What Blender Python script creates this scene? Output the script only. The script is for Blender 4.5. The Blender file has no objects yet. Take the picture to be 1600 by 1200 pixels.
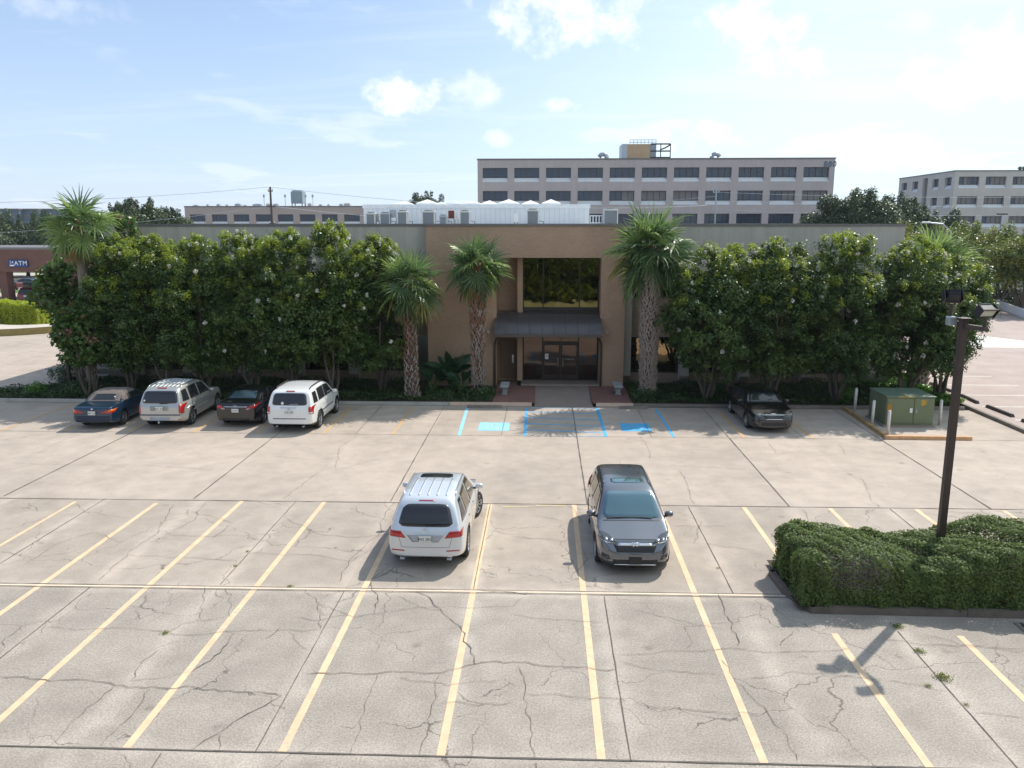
import bpy, bmesh, math, random
import numpy as np
from mathutils import Vector, Matrix
from mathutils.bvhtree import BVHTree
R = math.radians
random.seed(7); rng = np.random.default_rng(7)
S = bpy.context.scene
C = S.collection

# ------------------------------------------------------------------ camera
FPX, CAMH = 1257.0, 8.3
PITCH, YAW = math.atan(243 / FPX), R(2.2812)
cd = bpy.data.cameras.new("camera"); cam = bpy.data.objects.new("camera", cd); C.objects.link(cam)
cam.location = (0, 0, CAMH); cam.rotation_euler = (math.pi / 2 - PITCH, 0, YAW)
cd.sensor_width = 36; cd.lens = FPX / 1600 * 36; cd.clip_start = .1; cd.clip_end = 3000
S.camera = cam
# survey helpers: a pixel of the photograph -> a point on the ground / on a vertical plane at depth Y
_F = Vector((-math.sin(YAW) * math.cos(PITCH), math.cos(YAW) * math.cos(PITCH), -math.sin(PITCH)))
_R = Vector((math.cos(YAW), math.sin(YAW), 0)); _U = _R.cross(_F)
def _ray(x, y): return _F * FPX + _R * (x - 800) + _U * (600 - y)
def G(x, y, z=0.):
    d = _ray(x, y); p = d * ((z - CAMH) / d.z); return (p.x, p.y)
def A(x, y, Y):
    d = _ray(x, y); p = d * (Y / d.y); return (p.x, p.y, p.z + CAMH)

# ------------------------------------------------------------------ world, sun, exposure
SUN_AZ, SUN_EL = R(40.5), R(49.8)          # azimuth from +Y towards +X
S.view_settings.view_transform = 'Standard'; S.view_settings.look = 'None'
S.view_settings.gamma = 1; S.view_settings.exposure = 0.22; S.view_settings.use_curve_mapping = False
W = bpy.data.worlds.new("World"); S.world = W; W.use_nodes = True
def build_world():
    nt = W.node_tree; n = nt.nodes; l = nt.links; n.clear()
    out = n.new('ShaderNodeOutputWorld'); bg = n.new('ShaderNodeBackground'); bg.inputs[1].default_value = 0.122
    sky = n.new('ShaderNodeTexSky'); sky.sky_type = 'NISHITA'; sky.sun_disc = False
    sky.sun_elevation = SUN_EL; sky.sun_rotation = SUN_AZ; sky.air_density = 1.0; sky.dust_density = .3; sky.ozone_density = 3.0
    tc = n.new('ShaderNodeTexCoord'); sep = n.new('ShaderNodeSeparateXYZ'); l.new(tc.outputs['Generated'], sep.inputs[0])
    def m(op, a, b=None, c=None, clamp=False):
        q = n.new('ShaderNodeMath'); q.operation = op; q.use_clamp = clamp
        for i, v in enumerate((a, b, c)):
            if v is None: continue
            if isinstance(v, (int, float)): q.inputs[i].default_value = v
            else: l.new(v, q.inputs[i])
        return q.outputs[0]
    zz = m('ADD', m('MAXIMUM', sep.outputs[2], 0.0), 0.10)
    cx = m('DIVIDE', sep.outputs[0], zz); cy = m('DIVIDE', sep.outputs[1], zz)
    cv = n.new('ShaderNodeCombineXYZ'); l.new(cx, cv.inputs[0]); l.new(cy, cv.inputs[1])
    def noise(scale, detail, rough, off, sc=(1, 1, 1), dist=0.):
        mp = n.new('ShaderNodeMapping'); mp.inputs['Location'].default_value = off; mp.inputs['Scale'].default_value = sc
        mp.inputs['Rotation'].default_value = (0, 0, R(-14))
        l.new(cv.outputs[0], mp.inputs[0]); t = n.new('ShaderNodeTexNoise'); t.inputs['Scale'].default_value = scale
        t.inputs['Detail'].default_value = detail; t.inputs['Roughness'].default_value = rough; t.inputs['Distortion'].default_value = dist
        l.new(mp.outputs[0], t.inputs['Vector']); return t.outputs['Fac']
    def rampf(v, a, b): 
        q = n.new('ShaderNodeMapRange'); q.interpolation_type = 'SMOOTHSTEP'; q.inputs[1].default_value = a; q.inputs[2].default_value = b
        l.new(v, q.inputs[0]); return q.outputs[0]
    puff = m('MULTIPLY', rampf(noise(1.15, 7, .55, (3.1, 7.4, 0), (1, .8, 1)), .56, .66), .85)
    thin = m('MULTIPLY', rampf(noise(.8, 6, .62, (1.3, 2.2, 0), (.55, 2.2, 1), .6), .47, .75), .6)
    # cloud cover is denser towards the right of the view
    side = m('ADD', m('MULTIPLY', sep.outputs[0], .45), .62, clamp=True)
    cl = m('MULTIPLY', m('MAXIMUM', puff, thin), side, clamp=True)
    # clouds thin out into the milky horizon
    # individual cumulus puffs: (azimuth deg from +Y, elevation deg, half width, half height in deg, opacity)
    az = m('MULTIPLY', m('ARCTAN2', sep.outputs[0], sep.outputs[1]), 57.2958); el = m('MULTIPLY', m('ARCSINE', sep.outputs[2]), 57.2958)
    pv = n.new('ShaderNodeCombineXYZ'); l.new(az, pv.inputs[0]); l.new(el, pv.inputs[1])
    pt = n.new('ShaderNodeTexNoise'); pt.inputs['Scale'].default_value = .42; pt.inputs['Detail'].default_value = 7; pt.inputs['Roughness'].default_value = .58; l.new(pv.outputs[0], pt.inputs['Vector'])
    wob = m('MULTIPLY', m('SUBTRACT', pt.outputs['Fac'], .52), 4.0); total = None
    for (a0, e0, wa, we, op) in ((-26, 16.2, 6.5, 2.6, .75), (-9.5, 8.9, 4.2, 1.7, .95), (-5.2, 9.2, 3.0, 1.6, .55), (-30, 12.6, 5, 1.0, .35), (1.2, 13.8, 7.0, 3.0, .95), (14.0, 12.6, 4.2, 2.4, .8), (15.5, 10.2, 5.0, 1.8, .6), (26.5, 9.2, 5.5, 3.0, .8), (1.0, 8.2, 1.6, .7, .8), (-3.4, 6.0, 1.3, .8, .5), (10, 6.0, 4, 1.4, .6), (29, 14, 4, 2, .6), (22, 5, 6, 1.6, .6)):
        dx = m('DIVIDE', m('SUBTRACT', az, a0), wa); dy = m('DIVIDE', m('SUBTRACT', el, e0), we); dd = m('ADD', m('MULTIPLY', dx, dx), m('MULTIPLY', dy, dy))
        q = m('MULTIPLY', rampf(m('ADD', m('SUBTRACT', .75, dd), wob), -.15, 1.1), op); total = q if total is None else m('MAXIMUM', total, q)
    # thin high veil, whiter towards the sun side and the horizon
    veil = m('ADD', m('ADD', .32, m('MULTIPLY', rampf(sep.outputs[0], -.35, .45), .50)), m('MULTIPLY', rampf(sep.outputs[2], .28, .0), .34), clamp=True)
    vm = n.new('ShaderNodeMix'); vm.data_type = 'RGBA'; l.new(veil, vm.inputs[0]); l.new(sky.outputs[0], vm.inputs[6])
    vc = n.new('ShaderNodeMix'); vc.data_type = 'RGBA'; l.new(rampf(sep.outputs[0], -.35, .35), vc.inputs[0]); vc.inputs[6].default_value = (4.9, 6.0, 8.2, 1); vc.inputs[7].default_value = (6.6, 7.9, 8.4, 1)
    l.new(vc.outputs[2], vm.inputs[7])
    cl = m('MAXIMUM', m('MULTIPLY', cl, .6), total, clamp=True)
    mix = n.new('ShaderNodeMix'); mix.data_type = 'RGBA'
    l.new(cl, mix.inputs['Factor']); l.new(vm.outputs[2], mix.inputs[6])
    sh = n.new('ShaderNodeMix'); sh.data_type = 'RGBA'; st = n.new('ShaderNodeTexNoise'); st.inputs['Scale'].default_value = .55; st.inputs['Detail'].default_value = 6
    mp2 = n.new('ShaderNodeMapping'); mp2.inputs['Location'].default_value = (4, .55, 0); mp2.inputs['Scale'].default_value = (.7, 1.2, 1); l.new(pv.outputs[0], mp2.inputs[0]); l.new(mp2.outputs[0], st.inputs['Vector'])
    l.new(m('MULTIPLY', rampf(st.outputs['Fac'], .42, .68), rampf(cl, .5, 1.)), sh.inputs[0]); sh.inputs[6].default_value = (8.6, 8.8, 9.1, 1); sh.inputs[7].default_value = (6.0, 6.8, 7.5, 1)
    l.new(sh.outputs[2], mix.inputs[7])
    l.new(mix.outputs[2], bg.inputs[0]); l.new(bg.outputs[0], out.inputs[0])
build_world()
sd = bpy.data.lights.new("sun", 'SUN'); sd.energy = 4.1; sd.angle = R(.53); sd.color = (1, .955, .88)
sun = bpy.data.objects.new("sun", sd); C.objects.link(sun)
_sv = Vector((math.sin(SUN_AZ) * math.cos(SUN_EL), math.cos(SUN_AZ) * math.cos(SUN_EL), math.sin(SUN_EL)))
sun.rotation_euler = _sv.to_track_quat('Z', 'Y').to_euler(); sun.location = _sv * 60

# ------------------------------------------------------------------ materials
class NT:
    def __init__(s, name):
        s.m = bpy.data.materials.new(name); s.m.use_nodes = True; s.n = s.m.node_tree.nodes; s.l = s.m.node_tree.links
        s.b = s.n['Principled BSDF']
    def node(s, t, **k):
        q = s.n.new(t)
        for a, v in k.items(): setattr(q, a, v)
        return q
    def put(s, sock, v):
        if isinstance(v, bpy.types.NodeSocket): s.l.new(v, sock)
        elif v is not None: sock.default_value = v
    def math(s, op, a, b=None, c=None, clamp=False):
        q = s.node('ShaderNodeMath', operation=op, use_clamp=clamp)
        for i, v in enumerate((a, b, c)): s.put(q.inputs[i], v)
        return q.outputs[0]
    def coord(s, kind='Object'):
        if kind == 'Position': return s.node('ShaderNodeNewGeometry').outputs['Position']
        return s.node('ShaderNodeTexCoord').outputs[kind]
    def noise(s, v, scale, detail=4, rough=.55, dist=0., sc=None):
        if sc:
            mp = s.node('ShaderNodeMapping'); mp.inputs['Scale'].default_value = sc; s.l.new(v, mp.inputs[0]); v = mp.outputs[0]
        t = s.node('ShaderNodeTexNoise'); t.inputs['Scale'].default_value = scale; t.inputs['Detail'].default_value = detail
        t.inputs['Roughness'].default_value = rough; t.inputs['Distortion'].default_value = dist; s.l.new(v, t.inputs['Vector']); return t.outputs['Fac']
    def rng(s, v, a, b, c=0., d=1., smooth=False):
        q = s.node('ShaderNodeMapRange'); q.interpolation_type = 'SMOOTHSTEP' if smooth else 'LINEAR'
        s.put(q.inputs[0], v)
        for i, x in enumerate((a, b, c, d)): q.inputs[i + 1].default_value = x
        return q.outputs[0]
    def mixc(s, f, a, b, mode='MIX'):
        q = s.node('ShaderNodeMix', data_type='RGBA', blend_type=mode)
        s.put(q.inputs[0], f); s.put(q.inputs[6], c4(a) if isinstance(a, tuple) else a); s.put(q.inputs[7], c4(b) if isinstance(b, tuple) else b)
        return q.outputs[2]
    def scale_col(s, col, f):
        q = s.node('ShaderNodeVectorMath', operation='SCALE'); s.put(q.inputs[0], c4(col)[:3] if isinstance(col, tuple) else col); s.put(q.inputs[3], f); return q.outputs[0]
    def bump(s, h, strength=.3, dist=.02):
        q = s.node('ShaderNodeBump'); q.inputs['Strength'].default_value = strength; q.inputs['Distance'].default_value = dist
        s.l.new(h, q.inputs['Height']); s.l.new(q.outputs[0], s.b.inputs['Normal'])
    def base(s, c, rough=None, metal=None): 
        s.put(s.b.inputs['Base Color'], c4(c) if isinstance(c, tuple) else c)
        s.put(s.b.inputs['Roughness'], rough); s.put(s.b.inputs['Metallic'], metal)
def c4(c): return (c[0], c[1], c[2], 1.0)

def simple(name, col, rough=.6, metal=0., var=.12, vscale=3., fine=0., coat=0., bump=0., bscale=30., spec=None, space='Object'):
    t = NT(name); v = t.coord(space)
    f = t.rng(t.noise(v, vscale, 5, .6), .25, .75, 1 - var, 1 + var)
    if fine: f = t.math('MULTIPLY', f, t.rng(t.noise(v, 45, 2, .5), .3, .7, 1 - fine, 1 + fine))
    t.base(t.scale_col(col, f), rough, metal)
    if coat: t.b.inputs['Coat Weight'].default_value = coat; t.b.inputs['Coat Roughness'].default_value = .04
    if spec is not None: t.b.inputs['Specular IOR Level'].default_value = spec
    if bump: t.bump(t.noise(v, bscale, 4, .6), bump, .01)
    return t.m

def leafmat(name, c1, c2, c3=None, trans=.35, rough=.42, dead=None):
    t = NT(name); g = t.node('ShaderNodeNewGeometry'); v = t.coord('Position'); r = g.outputs['Random Per Island']
    col = t.mixc(t.rng(r, 0, 1), c1, c2)
    if c3: col = t.mixc(t.rng(t.noise(v, .9, 3), .42, .66), col, c3)
    if dead: col = t.mixc(t.math('GREATER_THAN', r, 1 - dead[1]), col, dead[0])
    t.base(col, rough); t.b.inputs['Specular IOR Level'].default_value = .5
    tr = t.node('ShaderNodeBsdfTranslucent'); t.l.new(t.scale_col(col, 1.25), tr.inputs[0])
    mx = t.node('ShaderNodeMixShader'); mx.inputs[0].default_value = trans
    t.l.new(t.b.outputs[0], mx.inputs[1]); t.l.new(tr.outputs[0], mx.inputs[2])
    t.l.new(mx.outputs[0], t.n['Material Output'].inputs[0]); return t.m

def concrete_lot():
    t = NT('lot_concrete'); p = t.coord('Position'); sep = t.node('ShaderNodeSeparateXYZ'); t.l.new(p, sep.inputs[0])
    X, Y = sep.outputs[0], sep.outputs[1]
    near = t.rng(Y, 17.0, 17.8, 1., 0.); mid = t.rng(Y, 23.3, 23.7, 1., 0.)
    f = t.rng(t.noise(p, 1.3, 7, .62), .25, .75, .84, 1.14)
    f = t.math('MULTIPLY', f, t.rng(t.noise(p, .22, 4, .6, .4), .3, .7, .88, 1.10))
    # exposed aggregate: salt and pepper grain, stronger on the older near slabs
    gr = t.noise(p, 26, 4, .75); amp = t.math('ADD', t.math('MULTIPLY', near, .26), .22)
    f = t.math('MULTIPLY', f, t.math('ADD', 1., t.math('MULTIPLY', t.math('SUBTRACT', gr, .5), t.math('MULTIPLY', amp, 4.))))
    gr2 = t.node('ShaderNodeTexVoronoi'); gr2.inputs['Scale'].default_value = 34; t.l.new(p, gr2.inputs['Vector'])
    dk = t.rng(gr2.outputs['Distance'], .0, .22, .72, 1.); f = t.math('MULTIPLY', f, t.math('ADD', t.math('MULTIPLY', t.math('SUBTRACT', dk, 1.), t.math('ADD', t.math('MULTIPLY', near, .8), .2)), 1.))
    # each slab its own tone
    fx = t.math('FLOOR', t.math('DIVIDE', t.math('SUBTRACT', X, 1.43), 3.02)); 
    fy = t.math('ADD', t.math('ADD', t.math('GREATER_THAN', Y, 11.45), t.math('GREATER_THAN', Y, 17.4)), t.math('ADD', t.math('GREATER_THAN', Y, 23.55), t.math('GREATER_THAN', Y, 31.75)))
    cmb = t.node('ShaderNodeCombineXYZ'); t.put(cmb.inputs[0], fx); t.put(cmb.inputs[1], fy)
    wn = t.node('ShaderNodeTexWhiteNoise'); t.l.new(cmb.outputs[0], wn.inputs[0])
    f = t.math('MULTIPLY', f, t.rng(wn.outputs['Value'], 0, 1, .95, 1.05))
    # pale worn band along the joints of the near slabs
    d = t.math('MULTIPLY', t.math('ABSOLUTE', t.math('SUBTRACT', t.math('FRACT', t.math('ADD', t.math('DIVIDE', t.math('SUBTRACT', X, 1.43), 3.02), .5)), .5)), 3.02)
    dn = t.math('ADD', d, t.math('MULTIPLY', t.math('SUBTRACT', t.noise(p, 1.1, 5, .65), .5), .9))
    dyy = t.math('MINIMUM', t.math('ABSOLUTE', t.math('SUBTRACT', Y, 11.45)), t.math('ABSOLUTE', t.math('SUBTRACT', Y, 17.4)))
    dyn = t.math('ADD', dyy, t.math('MULTIPLY', t.math('SUBTRACT', t.noise(p, 1.4, 5, .65), .5), .8))
    edge = t.math('MULTIPLY', t.rng(t.math('MINIMUM', dn, dyn), .0, .38, 1., 0., True), mid)
    f = t.math('MULTIPLY', f, t.math('ADD', 1., t.math('MULTIPLY', edge, .20)))
    # tyre tracks and drips: darker bands in the aisle, oil spots in stalls
    st = t.noise(p, .55, 5, .6, .3, (1.0, .35, 1)); f = t.math('MULTIPLY', f, t.rng(st, .58, .78, 1., .86, True))
    oil = t.node('ShaderNodeTexVoronoi'); oil.inputs['Scale'].default_value = .62; t.l.new(p, oil.inputs['Vector'])
    ol = t.rng(t.math('ADD', oil.outputs['Distance'], t.math('MULTIPLY', t.noise(p, 5, 4), .12)),   .05, .17, .66, 1., True); f = t.math('MULTIPLY', f, ol)
    # hairline map cracks
    wv = t.node('ShaderNodeTexNoise'); wv.inputs['Scale'].default_value = 1.6; wv.inputs['Detail'].default_value = 6; t.l.new(p, wv.inputs['Vector'])
    ad = t.node('ShaderNodeVectorMath', operation='MULTIPLY_ADD'); t.l.new(wv.outputs['Color'], ad.inputs[0]); ad.inputs[1].default_value = (.9, .9, 0); t.l.new(p, ad.inputs[2])
    for sc, th, lo in ((.36, .0045, .44), (1.15, .010, .60)):
        vo = t.node('ShaderNodeTexVoronoi', feature='DISTANCE_TO_EDGE'); vo.inputs['Scale'].default_value = sc; t.l.new(ad.outputs[0], vo.inputs['Vector'])
        ck = t.rng(vo.outputs['Distance'], 0., th, 1., 0.)
        ck = t.math('MULTIPLY', ck, t.rng(t.noise(p, .33 if sc < 1 else .5, 3), lo, lo + .06)); ck = t.math('MULTIPLY', ck, t.math('ADD', t.math('MULTIPLY', mid, .50), .14))
        f = t.math('MULTIPLY', f, t.math('SUBTRACT', 1., ck))
    warm = t.mixc(t.math('MULTIPLY', near, 1.), (.450, .376, .312), (.345, .300, .256))
    warm = t.mixc(t.math('MULTIPLY', t.math('SUBTRACT', mid, near), .55), warm, (.350, .298, .247))
    t.base(t.scale_col(warm, f), .86); t.b.inputs['Specular IOR Level'].default_value = .3
    t.bump(gr, .35, .01); return t.m

M = {}
M['lot'] = concrete_lot()
M['side_lot'] = simple('side_lot', (.41, .325, .29), .9, var=.14, vscale=.5, fine=.3, space='Position')
M['bank_lot'] = simple('bank_lot', (.52, .47, .40), .9, var=.1, vscale=.4, space='Position')
M['terrain'] = simple('terrain', (.12, .13, .08), .95, var=.3, vscale=.05, space='Position')
M['grass'] = simple('grass', (.10, .17, .035), .95, var=.25, vscale=.6, fine=.2, space='Position')
M['soil'] = simple('soil', (.06, .045, .03), 1., var=.3, vscale=2, fine=.3, bump=.6)
M['kerb'] = simple('kerb', (.40, .37, .33), .88, var=.2, vscale=1.4, fine=.12, bump=.3)
M['kerb_old'] = simple('kerb_old', (.20, .17, .14), .9, var=.25, vscale=2, fine=.15, bump=.3)
M['kerb_orange'] = simple('kerb_orange', (.60, .34, .17), .85, var=.22, vscale=4, fine=.1)
M['kerb_pale'] = simple('kerb_pale', (.66, .47, .36), .85, var=.12, vscale=4)
M['joint'] = simple('joint', (.14, .118, .10), 1., var=.35, vscale=4, space='Position')
M['crack'] = simple('crack', (.125, .108, .092), 1., var=.3, vscale=6, space='Position')
def paint(name, col, wear=.42, cov=1.):
    t = NT(name); p = t.coord('Position'); n1 = t.noise(p, 9, 6, .7); n2 = t.noise(p, 1.1, 3)
    k = t.rng(t.math('ADD', n1, t.math('MULTIPLY', t.math('SUBTRACT', n2, .5), .5)), wear - .10, wear + .02, 1 - cov, cov)
    t.base(t.mixc(k, (.45, .41, .36), t.scale_col(col, t.rng(t.noise(p, 3, 5), .3, .7, .88, 1.1))), .8); return t.m
M['yellow'] = paint('yellow_paint', (.72, .515, .325), .39)
M['orange'] = paint('orange_paint', (.62, .36, .12), .46)
M['cream'] = paint('cream_paint', (.72, .58, .44), .38)
M['white_paint'] = paint('white_paint', (.80, .76, .70), .42)
M['blue'] = paint('blue_paint', (.09, .42, .72), .36)
M['blue_pale'] = paint('pale_blue_paint', (.30, .62, .78), .28)
M['brick'] = None
def bricks(name, a, b, mortar, sc, rough=.85, vary=.1, offs=.5):
    t = NT(name); p = t.coord('Position'); sep = t.node('ShaderNodeSeparateXYZ'); t.l.new(p, sep.inputs[0])
    cb = t.node('ShaderNodeCombineXYZ'); t.put(cb.inputs[0], t.math('ADD', sep.outputs[0], sep.outputs[1])); t.put(cb.inputs[1], sep.outputs[2])
    br = t.node('ShaderNodeTexBrick'); t.l.new(cb.outputs[0], br.inputs['Vector'])
    br.inputs['Color1'].default_value = c4(a); br.inputs['Color2'].default_value = c4(b); br.inputs['Mortar'].default_value = c4(mortar)
    br.inputs['Scale'].default_value = sc; br.inputs['Mortar Size'].default_value = .012; br.inputs['Brick Width'].default_value = .22 ; br.inputs['Row Height'].default_value = .075
    br.inputs['Mortar Smooth'].default_value = .3
    f = t.rng(t.noise(p, .7, 5), .25, .75, 1 - vary, 1 + vary); f = t.math('MULTIPLY', f, t.rng(t.noise(p, 12, 3), .3, .7, .94, 1.06))
    t.base(t.scale_col(br.outputs['Color'], f), rough); t.bump(br.outputs['Fac'], -.25, .01); return t.m
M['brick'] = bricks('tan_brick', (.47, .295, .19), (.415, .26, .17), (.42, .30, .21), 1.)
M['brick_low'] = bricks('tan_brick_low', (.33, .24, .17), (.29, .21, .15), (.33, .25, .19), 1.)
M['brick_red'] = bricks('red_brick', (.17, .072, .055), (.13, .058, .045), (.17, .10, .08), 1.)
def stain_wall(name, col, streak=.12):
    t = NT(name); p = t.coord('Position'); f = t.rng(t.noise(p, .35, 5, .6), .25, .75, .93, 1.07)
    f = t.math('MULTIPLY', f, t.rng(t.noise(p, 1.6, 5, .6, 0, (1.6, 1.6, .12)), .3, .75, 1.04, 1 - streak))
    t.base(t.scale_col(col, t.math('MULTIPLY', f, t.rng(t.noise(p, 30, 2), .3, .7, .96, 1.04))), .9); return t.m
M['stucco'] = stain_wall('pale_stucco', (.53, .475, .415), .2)
M['fin'] = stain_wall('pale_fin', (.50, .46, .40), .18)
M['cap'] = simple('parapet_cap', (.19, .17, .165), .5, metal=.2)
M['tower'] = stain_wall('tower_concrete', (.52, .44, .435), .06)
M['tower_sill'] = stain_wall('tower_sill', (.72, .71, .72), .04)
M['office2'] = stain_wall('office_concrete', (.60, .54, .50), .05)
M['pink'] = stain_wall('pink_concrete', (.50, .385, .35), .06)
M['roof'] = simple('flat_roof', (.55, .53, .50), .9, vscale=.4, var=.15)
M['dark_trim'] = simple('dark_trim', (.035, .028, .025), .4, metal=.4)
M['bronze'] = simple('bronze_trim', (.055, .040, .034), .45, metal=.5)
M['brown_paint'] = simple('brown_paint', (.22, .135, .08), .6, var=.06)
M['downpipe'] = simple('downpipe', (.12, .09, .075), .5, metal=.3)
def glassmat(name, tint, rough=.03, wavy=0., metal=1., wscale=.8):
    t = NT(name); v = t.coord('Position'); t.base(t.scale_col(tint, t.rng(t.noise(v, .6, 2), .3, .7, .9, 1.1)), rough, metal)
    if wavy: t.bump(t.noise(v, wscale, 2, .4), wavy, .05)
    return t.m
M['gold_glass'] = glassmat('gold_mirror_glass', (.17, .165, .07), .015, .15)
M['door_glass'] = glassmat('door_glass', (.085, .065, .055), .02, .12)
M['low_glass'] = glassmat('low_glass', (.30, .215, .12), .02, .2)
M['far_glass'] = glassmat('far_glass', (.045, .06, .10), .12, 0, .0)
M['far_glass_blind'] = simple('far_blind', (.20, .18, .185), .5, var=.1)
def ribbed(name, col, step=.22, axis=0, rough=.45, metal=.2):
    t = NT(name); p = t.coord('Position'); sep = t.node('ShaderNodeSeparateXYZ'); t.l.new(p, sep.inputs[0])
    fr = t.math('FRACT', t.math('DIVIDE', sep.outputs[axis], step)); k = t.rng(t.math('ABSOLUTE', t.math('SUBTRACT', fr, .5)), .40, .5, 0., 1.)
    f = t.math('MULTIPLY', t.rng(k, 0, 1, 1., .84), t.rng(t.noise(p, .8, 5), .3, .7, .93, 1.06))
    t.base(t.scale_col(col, f), rough, metal); t.bump(k, .5, .03); return t.m
M['white_metal'] = ribbed('white_ribbed_metal', (.74, .77, .80), .30)
M['awning'] = ribbed('awning_metal', (.125, .115, .12), .095, 0, .38, .5)
M['tan_metal'] = ribbed('tan_ribbed_metal', (.50, .34, .20), .5)
M['white_metal_plain'] = simple('white_plain_metal', (.80, .82, .84), .4)
M['ac'] = simple('ac_beige', (.55, .55, .53), .5, var=.06)
M['ac_grille'] = ribbed('ac_grille', (.21, .235, .26), .035, 2, .5, .3)
M['galv'] = simple('galvanised', (.42, .46, .50), .4, metal=.6)
M['cooler'] = ribbed('cooler_louvre', (.30, .36, .40), .35, 2, .6, .1)
M['red_metal'] = simple('red_metal', (.17, .03, .02), .5)
M['paver'] = bricks('pavers', (.24, .115, .095), (.19, .09, .075), (.20, .14, .12), 1.)
M['walk'] = simple('walk_concrete', (.30, .235, .20), .9, fine=.2, vscale=1, var=.12)
M['bench'] = simple('bench_concrete', (.33, .34, .33), .9, var=.15, fine=.12)
M['pole_brown'] = simple('pole_brown', (.070, .050, .042), .5, metal=.3, var=.15, vscale=6)
M['lamp_black'] = simple('lamp_black', (.03, .03, .036), .35, metal=.4)
M['lens'] = simple('lamp_lens', (.60, .60, .52), .15)
M['wood'] = simple('utility_wood', (.075, .055, .045), .9, var=.3, vscale=5)
M['bark'] = simple('bark', (.10, .078, .062), .9, var=.3, vscale=5, bump=.5)
M['bark_pale'] = simple('bark_pale', (.16, .125, .10), .8, var=.25, vscale=4, bump=.3)
M['palm_bark'] = simple('palm_bark', (.075, .058, .048), .95, var=.3, vscale=8, fine=.2, bump=.8, bscale=14)
M['palm_smooth'] = simple('palm_smooth_bark', (.20, .165, .14), .9, var=.2, vscale=7, bump=.6, bscale=20)
M['palm_fibre'] = simple('palm_fibre', (.26, .13, .065), .95, var=.35, vscale=7, fine=.25, bump=.8)
M['boot'] = simple('palm_boot', (.38, .31, .26), .9, var=.35, vscale=6, fine=.15)
M['boot_red'] = simple('palm_boot_red', (.30, .16, .10), .9, var=.35, vscale=6)
M['myrtle'] = leafmat('myrtle_leaf', (.034, .080, .015), (.078, .138, .022), (.125, .175, .028), .32)
M['myrtle_dark'] = leafmat('myrtle_leaf_dark', (.032, .076, .016), (.070, .128, .022), (.11, .16, .028), .31)
M['shoot'] = leafmat('sunlit_tip_leaf', (.24, .32, .03), (.33, .38, .05), None, .48)  # painted sun: brighter leaf colour for the myrtle crown tops
M['rain_leaf'] = leafmat('rain_tree_leaf', (.055, .12, .02), (.11, .18, .03), None, .4, dead=((.26, .13, .08), .05))
M['pod'] = leafmat('seed_pod', (.36, .23, .16), (.28, .17, .11), None, .35, .8)
M['blossom'] = leafmat('blossom', (.78, .76, .70), (.66, .64, .56), None, .3, .8)
M['oak'] = leafmat('oak_leaf', (.050, .080, .030), (.080, .115, .040), None, .22)
M['oak_far'] = leafmat('oak_far_leaf', (.065, .095, .045), (.095, .13, .058), None, .22)
M['row_leaf'] = leafmat('row_leaf', (.10, .155, .028), (.15, .20, .032), (.24, .24, .03), .40)
M['hedge'] = leafmat('hedge_leaf', (.075, .125, .028), (.21, .275, .075), (.13, .18, .045), .32, .6)
M['hedge_dead'] = leafmat('hedge_dead', (.19, .165, .15), (.28, .25, .23), None, .1, .9)
M['hedge_lime'] = leafmat('hedge_lime', (.34, .42, .025), (.46, .50, .04), None, .5)
M['cover'] = leafmat('cover_leaf', (.035, .075, .018), (.06, .11, .025), None, .3)
M['cover_bright'] = leafmat('cover_bright', (.08, .20, .02), (.13, .27, .03), None, .4)
M['palm_leaf'] = leafmat('palm_leaf', (.075, .135, .045), (.145, .215, .085), None, .42, .34)
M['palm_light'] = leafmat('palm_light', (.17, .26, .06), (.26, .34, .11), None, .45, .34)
M['palm_yellow'] = leafmat('palm_yellow', (.30, .26, .05), (.36, .28, .07), None, .4)
M['palm_dead'] = leafmat('palm_dead', (.30, .19, .07), (.36, .25, .09), None, .3, .8)
M['petiole'] = simple('petiole', (.12, .17, .05), .5)
M['broad'] = leafmat('broad_leaf', (.018, .060, .020), (.030, .085, .030), None, .22, .3)
M['weed'] = leafmat('weed', (.16, .20, .03), (.22, .24, .05), None, .4)
M['transformer'] = simple('transformer_green', (.155, .185, .10), .55, var=.10, vscale=2, fine=.03)
M['transformer_top'] = simple('transformer_top', (.12, .17, .12), .5, var=.15, vscale=3)
M['rust'] = simple('rust_stain', (.42, .21, .03), .9, var=.3, vscale=9)
M['spray'] = simple('orange_spray', (.55, .33, .03), .9, var=.3, vscale=12)
M['white'] = simple('white_sticker', (.8, .8, .78), .5, var=.03)
M['bollard'] = simple('bollard_paint', (.64, .58, .52), .7, var=.18, vscale=6)
M['stop'] = simple('wheel_stop', (.075, .065, .06), .9, var=.3, vscale=4)
M['sign_blue'] = simple('sign_blue', (.012, .055, .22), .4, var=.05)
M['number_blue'] = simple('number_blue', (.13, .17, .24), .5, var=.05)
M['rubber'] = simple('rubber', (.018, .018, .018), .75, var=.2, vscale=10)
M['black_plastic'] = simple('black_plastic', (.022, .022, .024), .55, var=.1)
M['chrome'] = simple('chrome', (.75, .76, .78), .12, metal=1., var=.03)
M['alloy'] = simple('alloy', (.55, .56, .58), .28, metal=.9, var=.05)
M['plate'] = simple('plate', (.70, .70, .66), .5, var=.04)
M['plate_ink'] = simple('plate_ink', (.06, .08, .10), .6)
M['car_glass'] = glassmat('car_glass', (.022, .024, .028), .03, 0, 0.)
M['car_glass'].node_tree.nodes['Principled BSDF'].inputs['Specular IOR Level'].default_value = .7
M['windshield'] = glassmat('windshield', (.13, .22, .26), .03, 0, .6)
M['rear_glass'] = glassmat('rear_glass', (.06, .10, .12), .03, 0, .3)
M['side_bronze'] = glassmat('side_window', (.16, .13, .09), .03, 0, .6)
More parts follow.
